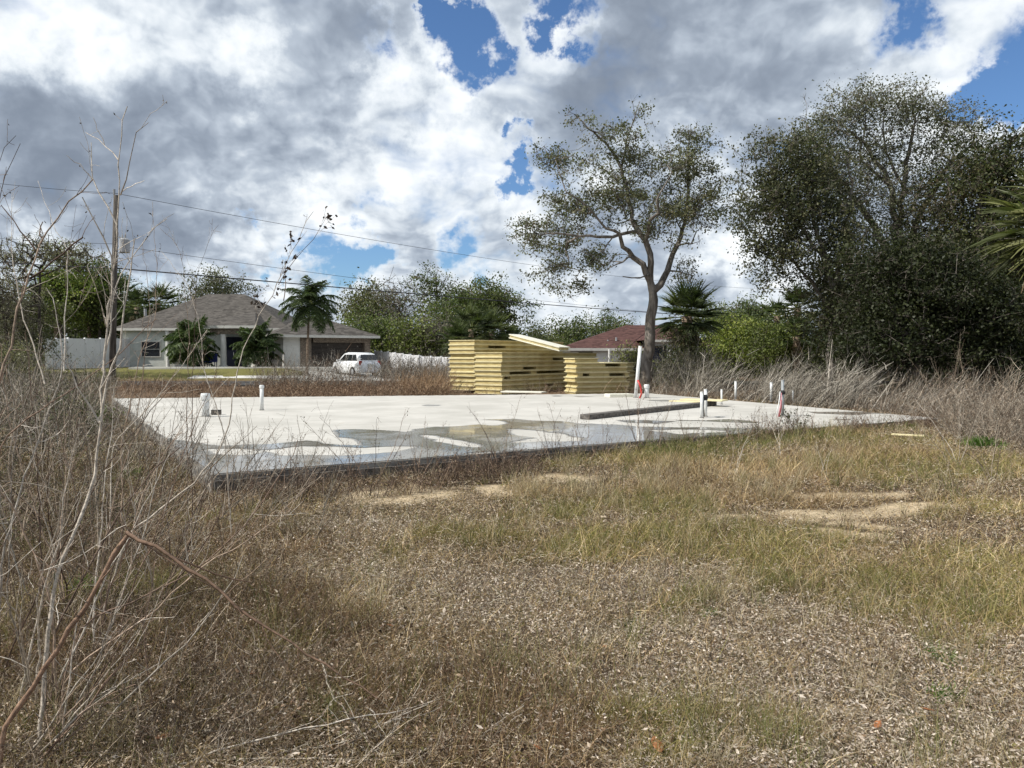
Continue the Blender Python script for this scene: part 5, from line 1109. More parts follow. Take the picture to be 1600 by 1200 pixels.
# ---- brush: masses of thin arching dead stems, each stem with side twigs
def brush(name, label, pts, hmin, hmax, lean, cols, seed, width=.008, side=5, bend=1.0, leaves=0.0, lcols=None, kind='stuff', wob=.45, mat='stem'):
    """pts: array of (x, y); lean: mean horizontal direction of the stems"""
    r = np.random.default_rng(seed); n = len(pts); x, y = pts[:, 0], pts[:, 1]; P = np.stack([x, y, terrain(x, y) - .03], 1); C = Cloud()
    H = r.uniform(hmin, hmax, n) * r.uniform(.6, 1, n) * (.45 + 1.1 * fbm(x, y, 2.2, seed % 50, 3)); d = np.array([lean[0], lean[1], 0.0])[None] * r.uniform(.3, 1.4, (n, 1)) + r.normal(size=(n, 3)) * [wob, wob, .1] + [0, 0, 1.0]
    W = np.clip(width * r.uniform(.6, 1.5, n), .002, .05); b = np.array([lean[0], lean[1], -.25])[None] * bend * r.uniform(.0, 1.5, (n, 1)) + r.normal(size=(n, 3)) * .25
    V, Q = ribbons(P, d, H, W, b, 6, .25, r); col = pick(cols, n, None, .2, r); C.add(V, Q, col)
    # side twigs start on the stem's own centre line
    R = V.reshape(n, 7, 2, 3).mean(2)
    if side:
        i = np.repeat(np.arange(n), side); t = r.uniform(1.2, 5.8, len(i)); j = t.astype(int); f = (t - j)[:, None]; p = R[i, j] * (1 - f) + R[i, j + 1] * f; dd = unit(R[i, j + 1] - R[i, j])
        V2, Q2 = ribbons(p, dd + r.normal(size=(len(i), 3)) * .55, H[i] * r.uniform(.12, .38, len(i)), W[i] * .55, r.normal(size=(len(i), 3)) * .35 + [0, 0, .1], 3, .3, r); C.add(V2, Q2, pick(cols, len(i), None, .2, r))
        if leaves:
            E = V2.reshape(len(i), 4, 2, 3).mean(2); k = int(len(i) * leaves); s = r.integers(0, len(i), k); q = E[s, r.integers(1, 4, k)] + r.normal(size=(k, 3)) * .02
            V3, Q3 = leaf_quads(q, r.uniform(.6, 1.4, k) * width * 3.2, width * 2.0, None, r); C.add(V3, Q3, pick(lcols or cols, k, None, .2, r))
    o = C.build(name, M[mat]); tag(o, label, 'brush', None, kind); return o
def area(n, poly_px, D_px=None, r=None, dens=None):
    """random ground points inside a polygon given by (px, D) pairs"""
    r = r or rng; P = np.array(poly_px, float); out = []
    while sum(len(o) for o in out) < n:
        D = r.uniform(P[:, 1].min(), P[:, 1].max(), n * 3); px = r.uniform(P[:, 0].min(), P[:, 0].max(), n * 3); ok = in_poly(px, D, P); x = (px[ok] - 800) / FPX * D[ok]; y = D[ok]
        if dens is not None: k = dens(x, y) > r.random(len(x)); x, y = x[k], y[k]
        k = slab_ok(x, y, .12); out.append(np.stack([x[k], y[k]], 1))
    return np.concatenate(out)[:n]
GREY = [(0.20, 0.178, 0.14), (0.32, 0.29, 0.24), (0.085, 0.074, 0.058), (0.48, 0.44, 0.375)]
TAN = [(0.32, 0.255, 0.19), (0.45, 0.375, 0.29), (0.17, 0.125, 0.088), (0.10, 0.07, 0.05)]
RUST = [(0.20, 0.125, 0.08), (0.27, 0.18, 0.115), (0.12, 0.08, 0.055), (0.33, 0.25, 0.17)]
r_ = np.random.default_rng(300)
clump = lambda s, sc=1.6: (lambda x, y: .04 + sstep(fbm(x, y, sc, s, 3), .42, .6))
# right: grey brush leaning up to the right in front of the grove
brush('leaning_brush', 'grey dead brush leaning right in front of the dark grove', area(1050, [(1090, 29), (1330, 24), (1330, 19.5), (1200, 20.5), (1040, 27.5)], r=r_, dens=clump(91)), .8, 2.0, (.75, -.1), GREY, 301, .017, 4, .6, wob=.25)
brush('leaning_brush', 'tan and grey dead brush leaning right at the right end of the slab', area(1150, [(1290, 24), (1620, 24), (1700, 15), (1520, 14.2), (1380, 18.6), (1290, 19.5)], r=r_, dens=clump(92)), .4, 1.3, (.55, -.15), GREY + TAN, 302, .014, 4, .6, wob=.3)
brush('dry_brush', 'tangled tan dead weeds at the right edge beyond the slab tip', area(1500, [(1470, 14.5), (1700, 15), (1720, 9.5), (1590, 9.6), (1500, 12.2)], r=r_, dens=clump(93)), .35, 1.25, (.1, -.05), TAN + GREY[:2], 303, .007, 6, .5, 1.0, wob=.55)
brush('dry_brush', 'low grey-brown weeds along the far right edge of the slab', area(2200, [(1010, 29.5), (1500, 17.5), (1470, 16.2), (1000, 27.4)], r=r_), .25, .75, (.15, 0), TAN + GREY, 304, .010, 4, .5, wob=.55)
brush('dry_brush', 'dark brown leafless undergrowth at the feet of the grove', area(1800, [(1100, 32), (1700, 31), (1700, 23), (1330, 23), (1180, 28)], r=r_), .5, 1.7, (.3, 0), [(0.10, 0.085, 0.07), (0.16, 0.14, 0.12), (0.07, 0.06, 0.045)], 305, .013, 5, .6, 1.2, [(0.06, 0.07, 0.03), (0.10, 0.10, 0.05)], wob=.5)
# behind the slab, between slab and street
brush('dry_brush', 'rusty brown weeds between the slab and the street', area(5200, [(130, 37.5), (760, 37.5), (700, 31), (700, 27.0), (180, 24.2), (100, 26)], r=r_, dens=clump(94, 3.0)), .25, .85, (.1, 0), RUST, 306, .014, 4, .8, .8, wob=.7)
brush('dry_brush', 'tall grey weeds along the street behind the slab', area(1500, [(380, 37.5), (720, 37.5), (720, 31), (430, 33)], r=r_, dens=clump(95, 2.0)), .9, 1.9, (.15, 0), GREY + RUST[:1], 307, .014, 6, .5, .5, wob=.35)
brush('dry_brush', 'orange-brown grass clump left of the panel stacks', area(900, [(610, 32.5), (700, 32.5), (700, 28.5), (625, 28.5)], r=r_), .4, 1.25, (.25, 0), [(0.34, 0.22, 0.12), (0.42, 0.30, 0.18), (0.22, 0.14, 0.085)], 308, .014, 4, 1.0, wob=.4)
brush('dry_brush', 'brown weeds around the feet of the panel stacks and the oak', area(1500, [(690, 28.6), (800, 28.6), (990, 27.8), (1080, 28.6), (1100, 36), (940, 36), (690, 30.5)], r=r_), .2, .8, (.1, 0), TAN + RUST, 309, .012, 4, .8, wob=.5)
brush('dry_brush', 'grey brush with a few green leaves below the sabal palm', area(900, [(1000, 33), (1140, 33), (1120, 28.8), (1010, 29.2)], r=r_), .6, 1.9, (.1, 0), GREY, 310, .013, 6, .5, .9, [(0.11, 0.12, 0.045), (0.16, 0.16, 0.06)], wob=.4)
brush('dry_brush', 'dark scrub beyond the street before the white fence', area(900, [(590, 50), (720, 50), (720, 45.5), (600, 46)], r=r_), .8, 2.0, (.1, 0), [(0.12, 0.10, 0.085), (0.2, 0.17, 0.145)], 311, .022, 5, .5, 1.0, [(0.09, 0.08, 0.045)], wob=.5)
# left: dense grey tangle
brush('dry_brush', 'dense grey-tan tangle of dead weeds left of the slab', area(1700, [(-160, 24), (120, 24.5), (150, 13), (110, 9.5), (-200, 8)], r=r_, dens=clump(96, 1.3)), .5, 1.75, (.15, -.05), TAN[:3] + GREY, 312, .010, 6, .6, 1.6, [(0.08, 0.09, 0.035), (0.13, 0.135, 0.055), (0.05, 0.055, 0.025)], wob=.5)
brush('dry_brush', 'far grey brush before the thicket and white fence at left', area(1500, [(-160, 37), (180, 37), (170, 25.5), (-160, 25)], r=r_, dens=clump(97, 2)), .5, 1.35, (.1, 0), GREY + [(0.11, 0.105, 0.06)], 313, .016, 6, .6, 1.6, [(0.10, 0.10, 0.05), (0.2, 0.17, 0.12)], wob=.5)
brush('dry_brush', 'brown weedy tangle at the left end of the slab edge', area(1100, [(-100, 9.5), (150, 10), (180, 11.5), (240, 9.4), (290, 7.6), (240, 6.2), (-60, 5.6)], r=r_, dens=clump(98, .9)), .18, .62, (.25, -.1), TAN + [(0.10, 0.07, 0.05)], 314, .0055, 6, .7, 1.6, [(0.08, 0.09, 0.035), (0.14, 0.14, 0.06), (0.2, 0.16, 0.11)], wob=.6)
brush('dry_brush', 'low brown twiggy weeds in the bottom left foreground', area(2700, [(-60, 5.6), (300, 6.2), (430, 5.0), (620, 3.4), (640, 2.5), (-80, 2.5)], r=r_, dens=clump(99, .7)), .12, .5, (.3, -.1), TAN + [(0.10, 0.07, 0.05)], 315, .0035, 5, .8, .8, wob=.7)
brush('dry_brush', 'thin dead weeds hugging the left edge of the slab', area(420, [(120, 24), (185, 24), (212, 13), (300, 9.4), (270, 8.6), (150, 11)], r=r_), .3, 1.0, (.25, -.05), TAN + GREY, 318, .0075, 6, .6, .6, wob=.45)
brush('edge_weeds', 'reddish brown weeds along the near edge of the slab', area(1500, [(330, 8.25), (640, 9.2), (980, 11.7), (1230, 13.6), (1470, 15.9), (1480, 14.9), (1230, 12.4), (980, 10.6), (640, 8.5), (330, 7.6)], r=r_, dens=clump(89, .8)), .16, .62, (.1, 0), [(0.12, 0.08, 0.06), (0.18, 0.125, 0.09), (0.27, 0.20, 0.14), (0.07, 0.05, 0.04)], 316, .0065, 5, .6, 1.2, wob=.5)
brush('green_weeds', 'green weedy fringe along the right part of the slab edge', area(1300, [(1000, 11.6), (1230, 13.4), (1430, 15.2), (1440, 14), (1230, 11.6), (1010, 10.2)], r=r_), .12, .32, (.05, 0), [(0.12, 0.135, 0.045), (0.18, 0.18, 0.07), (0.09, 0.11, 0.035)], 317, .0085, 4, .8, wob=.5, mat='dry')

# ------------------------------------------------------------------ single weeds and shrubs one can point to
def weed(name, label, cat, base, stems, seed, r0=.004, side=9, sub=3, buds=0, cols=TAN, group=None, bcol=((0.06, 0.045, 0.035), (0.12, 0.09, 0.06)), bsize=.012, twl=(.15, .45), up=.25, start=.25):
    """stems: list of 3D polylines; twigs are grown from them"""
    r = np.random.default_rng(seed); root = empty(name, base, label, cat, group); C = Cloud(); B = Cloud(); anyb = False
    for pts, ra, rb in stems:
        pts = np.array(pts, float)
        # smooth resample
        seg = np.r_[0, np.cumsum(np.linalg.norm(np.diff(pts, axis=0), axis=1))]; n = max(6, int(seg[-1] / .07)); s = np.linspace(0, seg[-1], n); P = np.stack([np.interp(s, seg, pts[:, k]) for k in range(3)], 1)
        if n > 5: P[1:-1] = (P[:-2] + 2 * P[1:-1] + P[2:]) / 4
        P[1:] += r.normal(size=(n - 1, 3)) * .0035
        R = (ra + (rb - ra) * np.linspace(0, 1, n)) * (1 + r.normal(size=n) * .07 + .14 * (np.arange(n) % 4 == 0)); c = pick(cols, 1, None, .12, r)[0]
        tubes = [(P, R, c)]
        L = seg[-1]; k = int(side * L)
        for _ in range(k):
            t = r.uniform(start, .98) * (n - 1); j = int(t); p = P[j] + (P[min(j + 1, n - 1)] - P[j]) * (t - j); d = unit(P[min(j + 1, n - 1)] - P[max(j - 1, 0)]); dd = unit(d + r.normal(size=3) * .6 + [0, 0, up]); l = r.uniform(*twl) * (1.15 - t / n * .7); m = 6; q = p.copy(); T = [q.copy()]
            for _i in range(m): q = q + dd * l / m; dd = unit(dd + r.normal(size=3) * .13 + [0, 0, .04]); T.append(q.copy())
            T = np.array(T); rr = R[j] * .5; tubes.append((T, np.linspace(rr, rr * .35, m + 1), pick(cols, 1, None, .15, r)[0]))
            for _j in range(r.integers(0, sub + 1)):
                a = r.integers(1, m); dd2 = unit(T[a] - T[a - 1] + r.normal(size=3) * .6); l2 = l * r.uniform(.2, .5); T2 = np.array([T[a], T[a] + dd2 * l2 * .5, T[a] + unit(dd2 + r.normal(size=3) * .2) * l2]); tubes.append((T2, np.array([rr * .5, rr * .35, rr * .2]), pick(cols, 1, None, .15, r)[0]))
        for (T, rr, c) in tubes:
            m = len(T); rr = np.maximum(rr, .0009); t = unit(np.gradient(T, axis=0)); ref = np.array([.3, .9, .2]); u = unit(np.cross(t, ref)); w = np.cross(t, u); ns = 5 if rr[0] > .003 else 3; ang = np.arange(ns) * 2 * pi / ns
            V = (T[:, None] + rr[:, None, None] * (u[:, None] * np.cos(ang)[None, :, None] + w[:, None] * np.sin(ang)[None, :, None])).reshape(-1, 3); i, j = np.meshgrid(np.arange(m - 1), np.arange(ns), indexing='ij'); j2 = (j + 1) % ns
            Q = np.stack([i * ns + j, i * ns + j2, (i + 1) * ns + j2, (i + 1) * ns + j], -1).reshape(-1, 4)
            C.V.append(V.astype(np.float32)); C.Q.append(Q + C.k); C.C.append(np.tile(c, (len(V), 1)).astype(np.float32)); C.k += len(V)
            if buds and rr[0] < .004:
                kb = r.poisson(buds * len(T) / 5)
                if kb:
                    s_ = r.integers(len(T) // 2, len(T), kb); V2, Q2 = leaf_quads(T[s_] + r.normal(size=(kb, 3)) * .006, r.uniform(.6, 1.6, kb) * bsize, bsize * .6, None, r); C.add(V2, Q2, pick(bcol, kb, None, .2, r))
    C.build('stems', M['stem'], root)
    if anyb: B.build('seed_heads', M['dry'], root)
    return root
def pl(pts, D0, D1=None, ground=None):
    """pixel polyline to 3D, distance running from D0 to D1"""
    D1 = D0 if D1 is None else D1; k = len(pts) - 1; out = [at(p[0], p[1], D0 + (D1 - D0) * i / k) for i, p in enumerate(pts)]
    if ground is not None: g = at(ground[0], 600, ground[1]); g[2] = terrain(g[0], g[1]) - .02; out = [g] + out
    return out
WHITE = [(0.62, 0.56, 0.48), (0.50, 0.44, 0.365), (0.38, 0.32, 0.25)]
BRWN = [(0.24, 0.165, 0.12), (0.36, 0.27, 0.20), (0.13, 0.09, 0.068)]
MIX = WHITE[:2] + BRWN
b0 = gnd(52, 1200, 0)
weed('dead_shrub', 'tall pale leafless shrub rising past the utility pole at left', 'shrub', (b0[0], b0[1], 0), [
    (pl([(63, 1133), (68, 1060), (78, 960), (83, 910), (100, 867), (117, 833), (133, 800), (125, 809), (141, 775), (150, 731), (156, 662), (160, 625), (162, 580), (167, 525), (172, 475), (177, 425), (184, 350), (185, 305), (186, 250), (190, 212), (200, 165)], 2.95, 3.5, (50, 2.9)), .0095, .0016),
    (pl([(182, 350), (160, 310), (145, 282), (141, 267), (144, 242), (142, 222)], 3.4, 3.5), .004, .0014), (pl([(145, 282), (139, 270), (120, 257), (107, 242)], 3.42, 3.4), .0028, .001),
    (pl([(185, 250), (165, 227), (147, 217), (132, 207)], 3.45, 3.6), .0026, .001), (pl([(163, 226), (152, 202), (147, 185)], 3.5, 3.55), .002, .001),
    (pl([(188, 305), (200, 267), (205, 232), (204, 215), (212, 205), (232, 190)], 3.4, 3.3), .003, .001), (pl([(190, 300), (212, 287), (227, 281)], 3.4, 3.3), .0022, .001),
    (pl([(157, 660), (166, 600), (185, 560), (195, 500), (200, 437), (207, 400), (212, 370)], 3.2, 3.35), .006, .002), (pl([(155, 660), (120, 605), (100, 562)], 3.2, 3.1), .004, .0018), (pl([(160, 580), (180, 435), (207, 402), (237, 360), (260, 340)], 3.3, 3.5), .0035, .0014),
    (pl([(170, 500), (180, 412), (170, 390), (150, 350), (130, 310)], 3.3, 3.3), .0035, .0022)], 401, side=5, sub=2, buds=.45, cols=WHITE, twl=(.12, .4), start=.55)
b0 = at(-60, 600, 3.0); b0[2] = terrain(b0[0], b0[1])
weed('dead_shrub', 'dark brown leafless shrub at the far left edge of the view', 'shrub', b0, [
    (pl([(0, 600), (17, 525), (30, 470), (45, 432), (57, 400), (62, 384), (65, 372), (87, 342), (115, 310), (130, 292), (145, 280)], 3.0, 3.3, (-70, 2.9)), .007, .0025), (pl([(47, 435), (87, 407), (130, 370)], 3.1, 3.0), .004, .003), (pl([(65, 372), (62, 357), (65, 347)], 3.2), .003, .002),
    (pl([(55, 390), (25, 350), (0, 320)], 3.15, 3.1), .0035, .0015), (pl([(0, 290), (15, 265), (30, 242), (32, 225)], 3.2, 3.2, (-90, 3.2)), .005, .001), (pl([(-10, 260), (12, 222), (27, 212)], 3.2, 3.2, (-100, 3.3)), .004, .001)], 402, side=5, sub=2, buds=.3, cols=BRWN, start=.5, twl=(.1, .35))
b0 = gnd(-10, 1170, 0)
weed('broken_stem', 'thick brown snapped stem folded down across the bottom left foreground', 'stem', b0, [
    (pl([(0, 1140), (33, 1097), (77, 1030), (117, 967), (160, 903), (187, 853), (200, 833)], 2.75, 2.9, (-20, 2.7)), .0095, .0085), (pl([(198, 832), (207, 837), (247, 857), (300, 890), (367, 943), (417, 980), (467, 1013), (500, 1033), (573, 1085), (590, 1088)], 2.88, 2.6), .0078, .0022), (pl([(203, 838), (225, 852), (260, 872), (296, 896), (340, 922)], 2.87, 2.8), .004, .0015), (pl([(196, 822), (204, 829), (214, 834)], 2.9), .0028, .001), (pl([(203, 842), (196, 862), (185, 890), (172, 922)], 2.9, 2.85), .0042, .0016),
    (pl([(247, 857), (290, 880), (320, 890), (360, 907), (393, 910)], 2.9, 3.1), .0045, .002), (pl([(410, 978), (417, 1003), (437, 1030), (463, 1057)], 2.7), .002, .001), (pl([(467, 1013), (463, 1040), (480, 1050)], 2.65), .002, .001)], 403, side=1.5, sub=1, cols=[(0.27, 0.175, 0.12), (0.21, 0.135, 0.092)], start=.4, twl=(.1, .3))
b0 = gnd(68, 1090, 0)
weed('dead_shrub', 'fan of tan leafless stems sprouting right from the bottom left corner', 'shrub', b0, [
    (pl([(83, 987), (131, 900), (156, 853), (184, 806), (212, 766), (237, 734), (281, 700)], 3.3, 3.7, (66, 3.2)), .0055, .0025), (pl([(123, 973), (187, 950), (250, 923), (307, 890), (375, 831), (431, 756), (453, 716), (465, 690)], 3.2, 3.9, (68, 3.15)), .0045, .0018),
    (pl([(103, 1048), (200, 987), (250, 947), (300, 897), (333, 873), (400, 840), (433, 803), (487, 756)], 3.1, 3.6, (72, 3.1)), .0045, .0018), (pl([(80, 933), (53, 867), (30, 810), (10, 780), (0, 765)], 3.2, 3.1, (80, 3.2)), .006, .003), (pl([(167, 1127), (230, 1057), (283, 1017), (350, 933), (380, 870)], 2.95, 3.2, (110, 2.9)), .004, .0018),
    (pl([(227, 1043), (223, 967), (240, 900), (247, 863), (257, 800)], 3.1, 3.3, (233, 3.2)), .0035, .0016), (pl([(120, 880), (200, 930), (210, 800), (250, 720), (300, 640)], 3.3, 3.8), .003, .0014)], 404, side=6, sub=2, cols=MIX, start=.3)
b0 = gnd(20, 930, 0)
weed('dead_shrub', 'leafless shrub of crossing stems before the white fence at far left', 'shrub', b0, [
    (pl([(0, 869), (19, 815), (34, 762), (50, 715), (66, 675), (75, 640), (85, 617), (99, 580), (98, 550), (92, 507), (82, 465), (72, 450)], 4.2, 4.4, (-10, 4.3)), .0075, .002), (pl([(0, 687), (82, 627), (125, 600), (175, 565), (220, 520), (242, 497)], 4.2, 4.6, (-30, 4.2)), .006, .002),
    (pl([(57, 700), (50, 620), (45, 560), (40, 520)], 4.3, 4.4, (60, 4.4)), .005, .0016), (pl([(100, 580), (107, 392), (85, 350), (72, 320), (60, 282)], 4.3, 4.5), .0035, .001), (pl([(70, 600), (30, 470), (15, 380), (20, 300)], 4.3, 4.5), .004, .001), (pl([(20, 700), (60, 560), (130, 470), (165, 400)], 4.4, 4.6, (0, 4.3)), .004, .001)], 405, side=6, sub=3, buds=.2, cols=MIX, start=.3)
b0 = gnd(130, 930, 0)
weed('dead_shrub', 'slender bent stem with withered leaf bunch at its tip above the garage roof', 'shrub', b0, [
    (pl([(200, 831), (265, 787), (328, 728), (356, 678), (366, 610), (372, 570), (382, 545), (390, 525), (405, 490), (420, 470), (432, 450), (442, 427), (452, 400), (470, 362), (490, 330)], 4.0, 4.6, (130, 4.0)), .0055, .0014),
    (pl([(435, 445), (450, 420), (470, 395), (500, 360), (512, 335)], 4.5, 4.6), .0024, .001), (pl([(443, 470), (447, 430), (446, 405)], 4.5), .003, .0012)], 406, side=5, sub=3, buds=1.6, cols=MIX, bsize=.03, start=.7, twl=(.08, .22))
b0 = gnd(180, 840, 0)
weed('dead_shrub', 'thin upright twiggy shrub left of the fat left pipe, before the house', 'shrub', b0, [
    (pl([(175, 695), (225, 645), (275, 585), (300, 550), (325, 515)], 6.0, 6.4, (165, 5.8)), .0055, .0022), (pl([(190, 695), (210, 595), (220, 550), (243, 500), (244, 462), (245, 400), (238, 330)], 6.1, 6.3, (185, 6.0)), .0055, .0012),
    (pl([(350, 670), (317, 575), (315, 525), (297, 450), (270, 415), (252, 392)], 6.2, 6.6, (360, 6.2)), .005, .0012), (pl([(291, 625), (295, 562), (296, 512), (290, 475), (285, 400), (265, 367), (250, 357)], 6.3, 6.5, (290, 6.3)), .0045, .0011),
    (pl([(300, 600), (307, 432), (322, 392), (330, 362), (342, 350)], 6.4, 6.6, (296, 6.4)), .004, .001), (pl([(215, 650), (235, 480), (228, 420), (222, 380)], 6.3, 6.5), .004, .001)], 407, side=5, sub=3, buds=.5, cols=MIX, start=.35, twl=(.15, .5))
b0 = gnd(420, 1190, 0)
weed('fallen_twigs', 'pale leafless branch lying on the ground at the bottom edge', 'branch', b0, [
    ([gnd(263, 1199, .03), gnd(350, 1167, .06), gnd(500, 1135, .10), gnd(583, 1115, .12), gnd(633, 1110, .10)], .005, .0018), ([gnd(500, 1183, .04), gnd(560, 1150, .08), gnd(617, 1123, .1), gnd(713, 1067, .06)], .004, .0015), ([gnd(500, 1030, .12), gnd(520, 1090, .10), gnd(555, 1130, .08), gnd(600, 1190, .04)], .0035, .0015), ([gnd(430, 1230, .04), gnd(600, 1180, .05), gnd(760, 1150, .04)], .004, .0012)], 408, side=14, sub=2, cols=WHITE[:2] + TAN[:1], start=.1, up=-.1, twl=(.12, .4))
# more big near stems

rt = np.random.default_rng(640)
def lying(px, py, n, L, az0, seed, lab, cols):
    b = gnd(px, py, 0); st = []
    for i in range(n):
        a = az0 + rt.normal() * .45; p = b + [rt.normal() * .12, rt.normal() * .08, .03]; P = [p]; h = rt.uniform(.02, .12)
        for k in range(7): a += rt.normal() * .12; p = p + np.array([cos(a), sin(a), (h - k * .022) * .6]) * L * rt.uniform(.7, 1.1) / 7; P.append(p)
        st.append((P, .0034, .001))
    weed('fallen_twigs', lab, 'branch', b, st, seed, side=16, sub=3, cols=cols, start=.1, up=.02, twl=(.08, .32), group='dead twigs lying in the bottom foreground')
lying(280, 1190, 5, 1.0, .35, 641, 'tangle of pale fallen stems at the bottom edge, left of centre', WHITE + TAN[:2])
lying(520, 1185, 5, .8, .25, 642, 'tangle of thin grey fallen twigs at the bottom edge near the centre', TAN + WHITE[1:])
lying(380, 1100, 4, .9, .5, 643, 'brown fallen twigs under the snapped stem tip', BRWN + TAN[:2])
lying(150, 1120, 4, 1.0, .6, 644, 'pale fallen twigs between the bases of the left shrubs', WHITE)
lying(600, 1130, 4, .7, .1, 645, 'fine twigs lying just above the bottom centre tangle', TAN[:2] + WHITE[1:])
# procedural dead weeds in groups; each gets a place of its own
def grow(px, D, h, n, lean, r):
    g = at(px, 600, D); g[2] = terrain(g[0], g[1]) - .02; out = []
    for i in range(n):
        d = unit(np.array([r.normal() * .28 + lean, r.normal() * .28, 1.0])); p = g + [r.normal() * .03, r.normal() * .03, 0]; P = [p]; m = 7; hh = h * r.uniform(.65, 1.05)
        for _ in range(m): p = p + d * hh / m; d = unit(d + r.normal(size=3) * .09); P.append(p)
        out.append((P, .0022 + .0022 * h, .0012))
    return g, out
rw = np.random.default_rng(500)
LW = [(240, 8.0, 1.3, 4, .3, 'twiggy dry weed before the left corner of the slab'), (300, 7.4, 1.2, 5, .45, 'spreading dry weed leaning right over the near corner of the slab'), (380, 7.4, 1.3, 5, .35, 'leaning dry weed crossing the second white pipe'),
      (440, 7.2, 1.1, 4, .3, 'dry weed leaning over the wet left puddle'), (150, 7.0, 1.5, 6, .1, 'tall dry weed left of the slab corner'), (90, 6.4, 1.6, 6, -.1, 'tall dry weed near the left edge before the fence'), (20, 6.0, 1.7, 6, 0, 'tall tangled dry weed touching the left edge'),
      (210, 10.2, 1.4, 5, .1, 'dry weed in front of the far left slab edge'), (345, 5.6, .9, 5, .4, 'low dry weed below the near slab corner'), (260, 5.0, 1.0, 5, .3, 'dry weed beneath the snapped brown stem'), (60, 4.8, 1.4, 6, .15, 'dry weed clump at left below the crossing stems'), (480, 6.2, .8, 4, .2, 'small dry weed right of the slab corner in open ground'),
      (15, 9.5, 2.0, 6, .05, 'high dry weed far left before the bare tree'), (120, 12.5, 2.0, 6, 0, 'high dry weed before the green shrub at left')]
LW += [(250, 6.6, 1.2, 6, .55, 'dense dry weed leaning right in front of the left slab edge'), (330, 6.8, 1.1, 6, .6, 'fine twiggy weed fanned right over the near slab corner'), (410, 6.9, 1.0, 5, .5, 'fine twiggy weed over the left wet patch'), (200, 5.6, 1.4, 6, .5, 'large fan of thin dry stems left of the snapped stem'),
       (290, 9.3, 1.2, 6, .35, 'dry weed standing against the left slab edge'), (360, 8.2, 1.2, 5, .3, 'upright dry weed at the near slab corner'), (470, 8.0, 1.0, 5, .3, 'dry weed right of the near slab corner'), (505, 7.6, .8, 4, .3, 'smaller dry weed left of the dark tall one'), (140, 5.0, 1.5, 6, .45, 'long-stemmed dry weed leaning right near the snapped stem top')]
for i, (px, D, h, n, ln, lab) in enumerate(LW):
    g, st = grow(px, D, h, n, ln, rw); weed('dry_weed', lab, 'weed', g, st, 510 + i, side=8, sub=2, buds=.5, cols=TAN + GREY[:2], group='dead weeds at the left of the slab', start=.2)
for i, (px, D, h, n, ln, lab) in enumerate([(-20, 3.6, 2.0, 5, .05, 'tall dead shrub of tan stems at the left edge'), (30, 3.3, 1.5, 5, .35, 'dead shrub with stems leaning right at bottom left'), (150, 3.9, 1.7, 5, .25, 'dead shrub just right of the tall pale stem'), (95, 4.6, 2.0, 5, 0, 'dead shrub crossing the short white fence'),
       (240, 4.6, 1.3, 5, .5, 'dead shrub leaning right above the snapped stem'), (-60, 4.4, 2.3, 6, .15, 'high dead shrub reaching into the sky at the left edge'), (60, 3.0, .9, 5, .8, 'low pale stems sweeping right across the bottom left'), (10, 2.8, .7, 5, 1.1, 'lowest pale stems sweeping right at the bottom left corner')]):
    g, st = grow(px, D, h, n, ln, rw); weed('dead_shrub', lab, 'shrub', g, [(P, .0052, .0013) for P, _, _ in st], 620 + i, side=7, sub=3, buds=.15, cols=MIX, group='dead shrubs of the left foreground', start=.25, twl=(.15, .5))
SW = [(545, 8.75, .75, 3, 'thin seed-headed weed over the wet puddle, left of the dark tall one'), (577, 8.5, 1.15, 5, 'tallest dark weed at the near slab edge with a leafy foot'), (635, 8.9, .6, 3, 'low thin weed right of the dark tall one'), (655, 9.1, .8, 4, 'pair of upright thin stems over the middle puddle'), (668, 9.3, .7, 3, 'upright weed just right of the middle puddle stems'),
      (722, 9.5, .65, 3, 'thin weed before the lower end of the puddle island'), (745, 9.7, .55, 3, 'short thin weed left of the tall forked one'), (783, 9.9, 1.1, 5, 'tall forked weed in front of the panel stack reflection'), (868, 10.6, .85, 5, 'bushy seed-headed weed with dark round heads'), (895, 11.0, .6, 4, 'small dark weed right of the round-headed one'),
      (912, 11.2, .8, 4, 'thin weed before the left end of the dark board'), (945, 11.3, .6, 4, 'short weed under the left end of the dark board'), (1000, 11.4, 1.25, 6, 'wide spreading twiggy weed right of the dark board end'), (1030, 11.7, .9, 5, 'twiggy weed between the board and strapped pipes'), (1075, 12.2, .7, 4, 'short weed left of the strapped pair of pipes'),
      (1180, 13.1, .6, 4, 'short dark weed left of the grey pipe'), (1225, 13.3, .45, 4, 'dark leafy weed at the foot of the grey pipe'), (1243, 13.2, .5, 5, 'dark broad-leaved weed right of the grey pipe foot'), (1268, 13.4, .4, 4, 'small dark weed before the flat white slab end'), (1330, 13.9, .6, 5, 'reddish weed clump at the narrowing slab tip'), (1400, 14.4, .5, 5, 'low reddish weed near the slab tip')]
for i, (px, D, h, n, lab) in enumerate(SW):
    g, st = grow(px, D, h, n, .05, rw); dk = 'dark' in lab; lf = 'leafy' in lab or 'broad' in lab
    weed('dry_weed', lab, 'weed', g, st, 540 + i, side=10, sub=2, buds=(2.2 if 'pipe' in lab else 1.0) if lf else (1.3 if dk else .7), cols=BRWN + [(0.09, 0.065, 0.05)] if dk else TAN + BRWN, group='thin weeds along the near slab edge', start=.25, bsize=(.034 if 'pipe' in lab else .018) if lf else .014, bcol=((0.05, 0.06, 0.025), (0.08, 0.09, 0.035)) if lf else ((0.07, 0.05, 0.035), (0.13, 0.09, 0.06)), twl=(.1, .3))
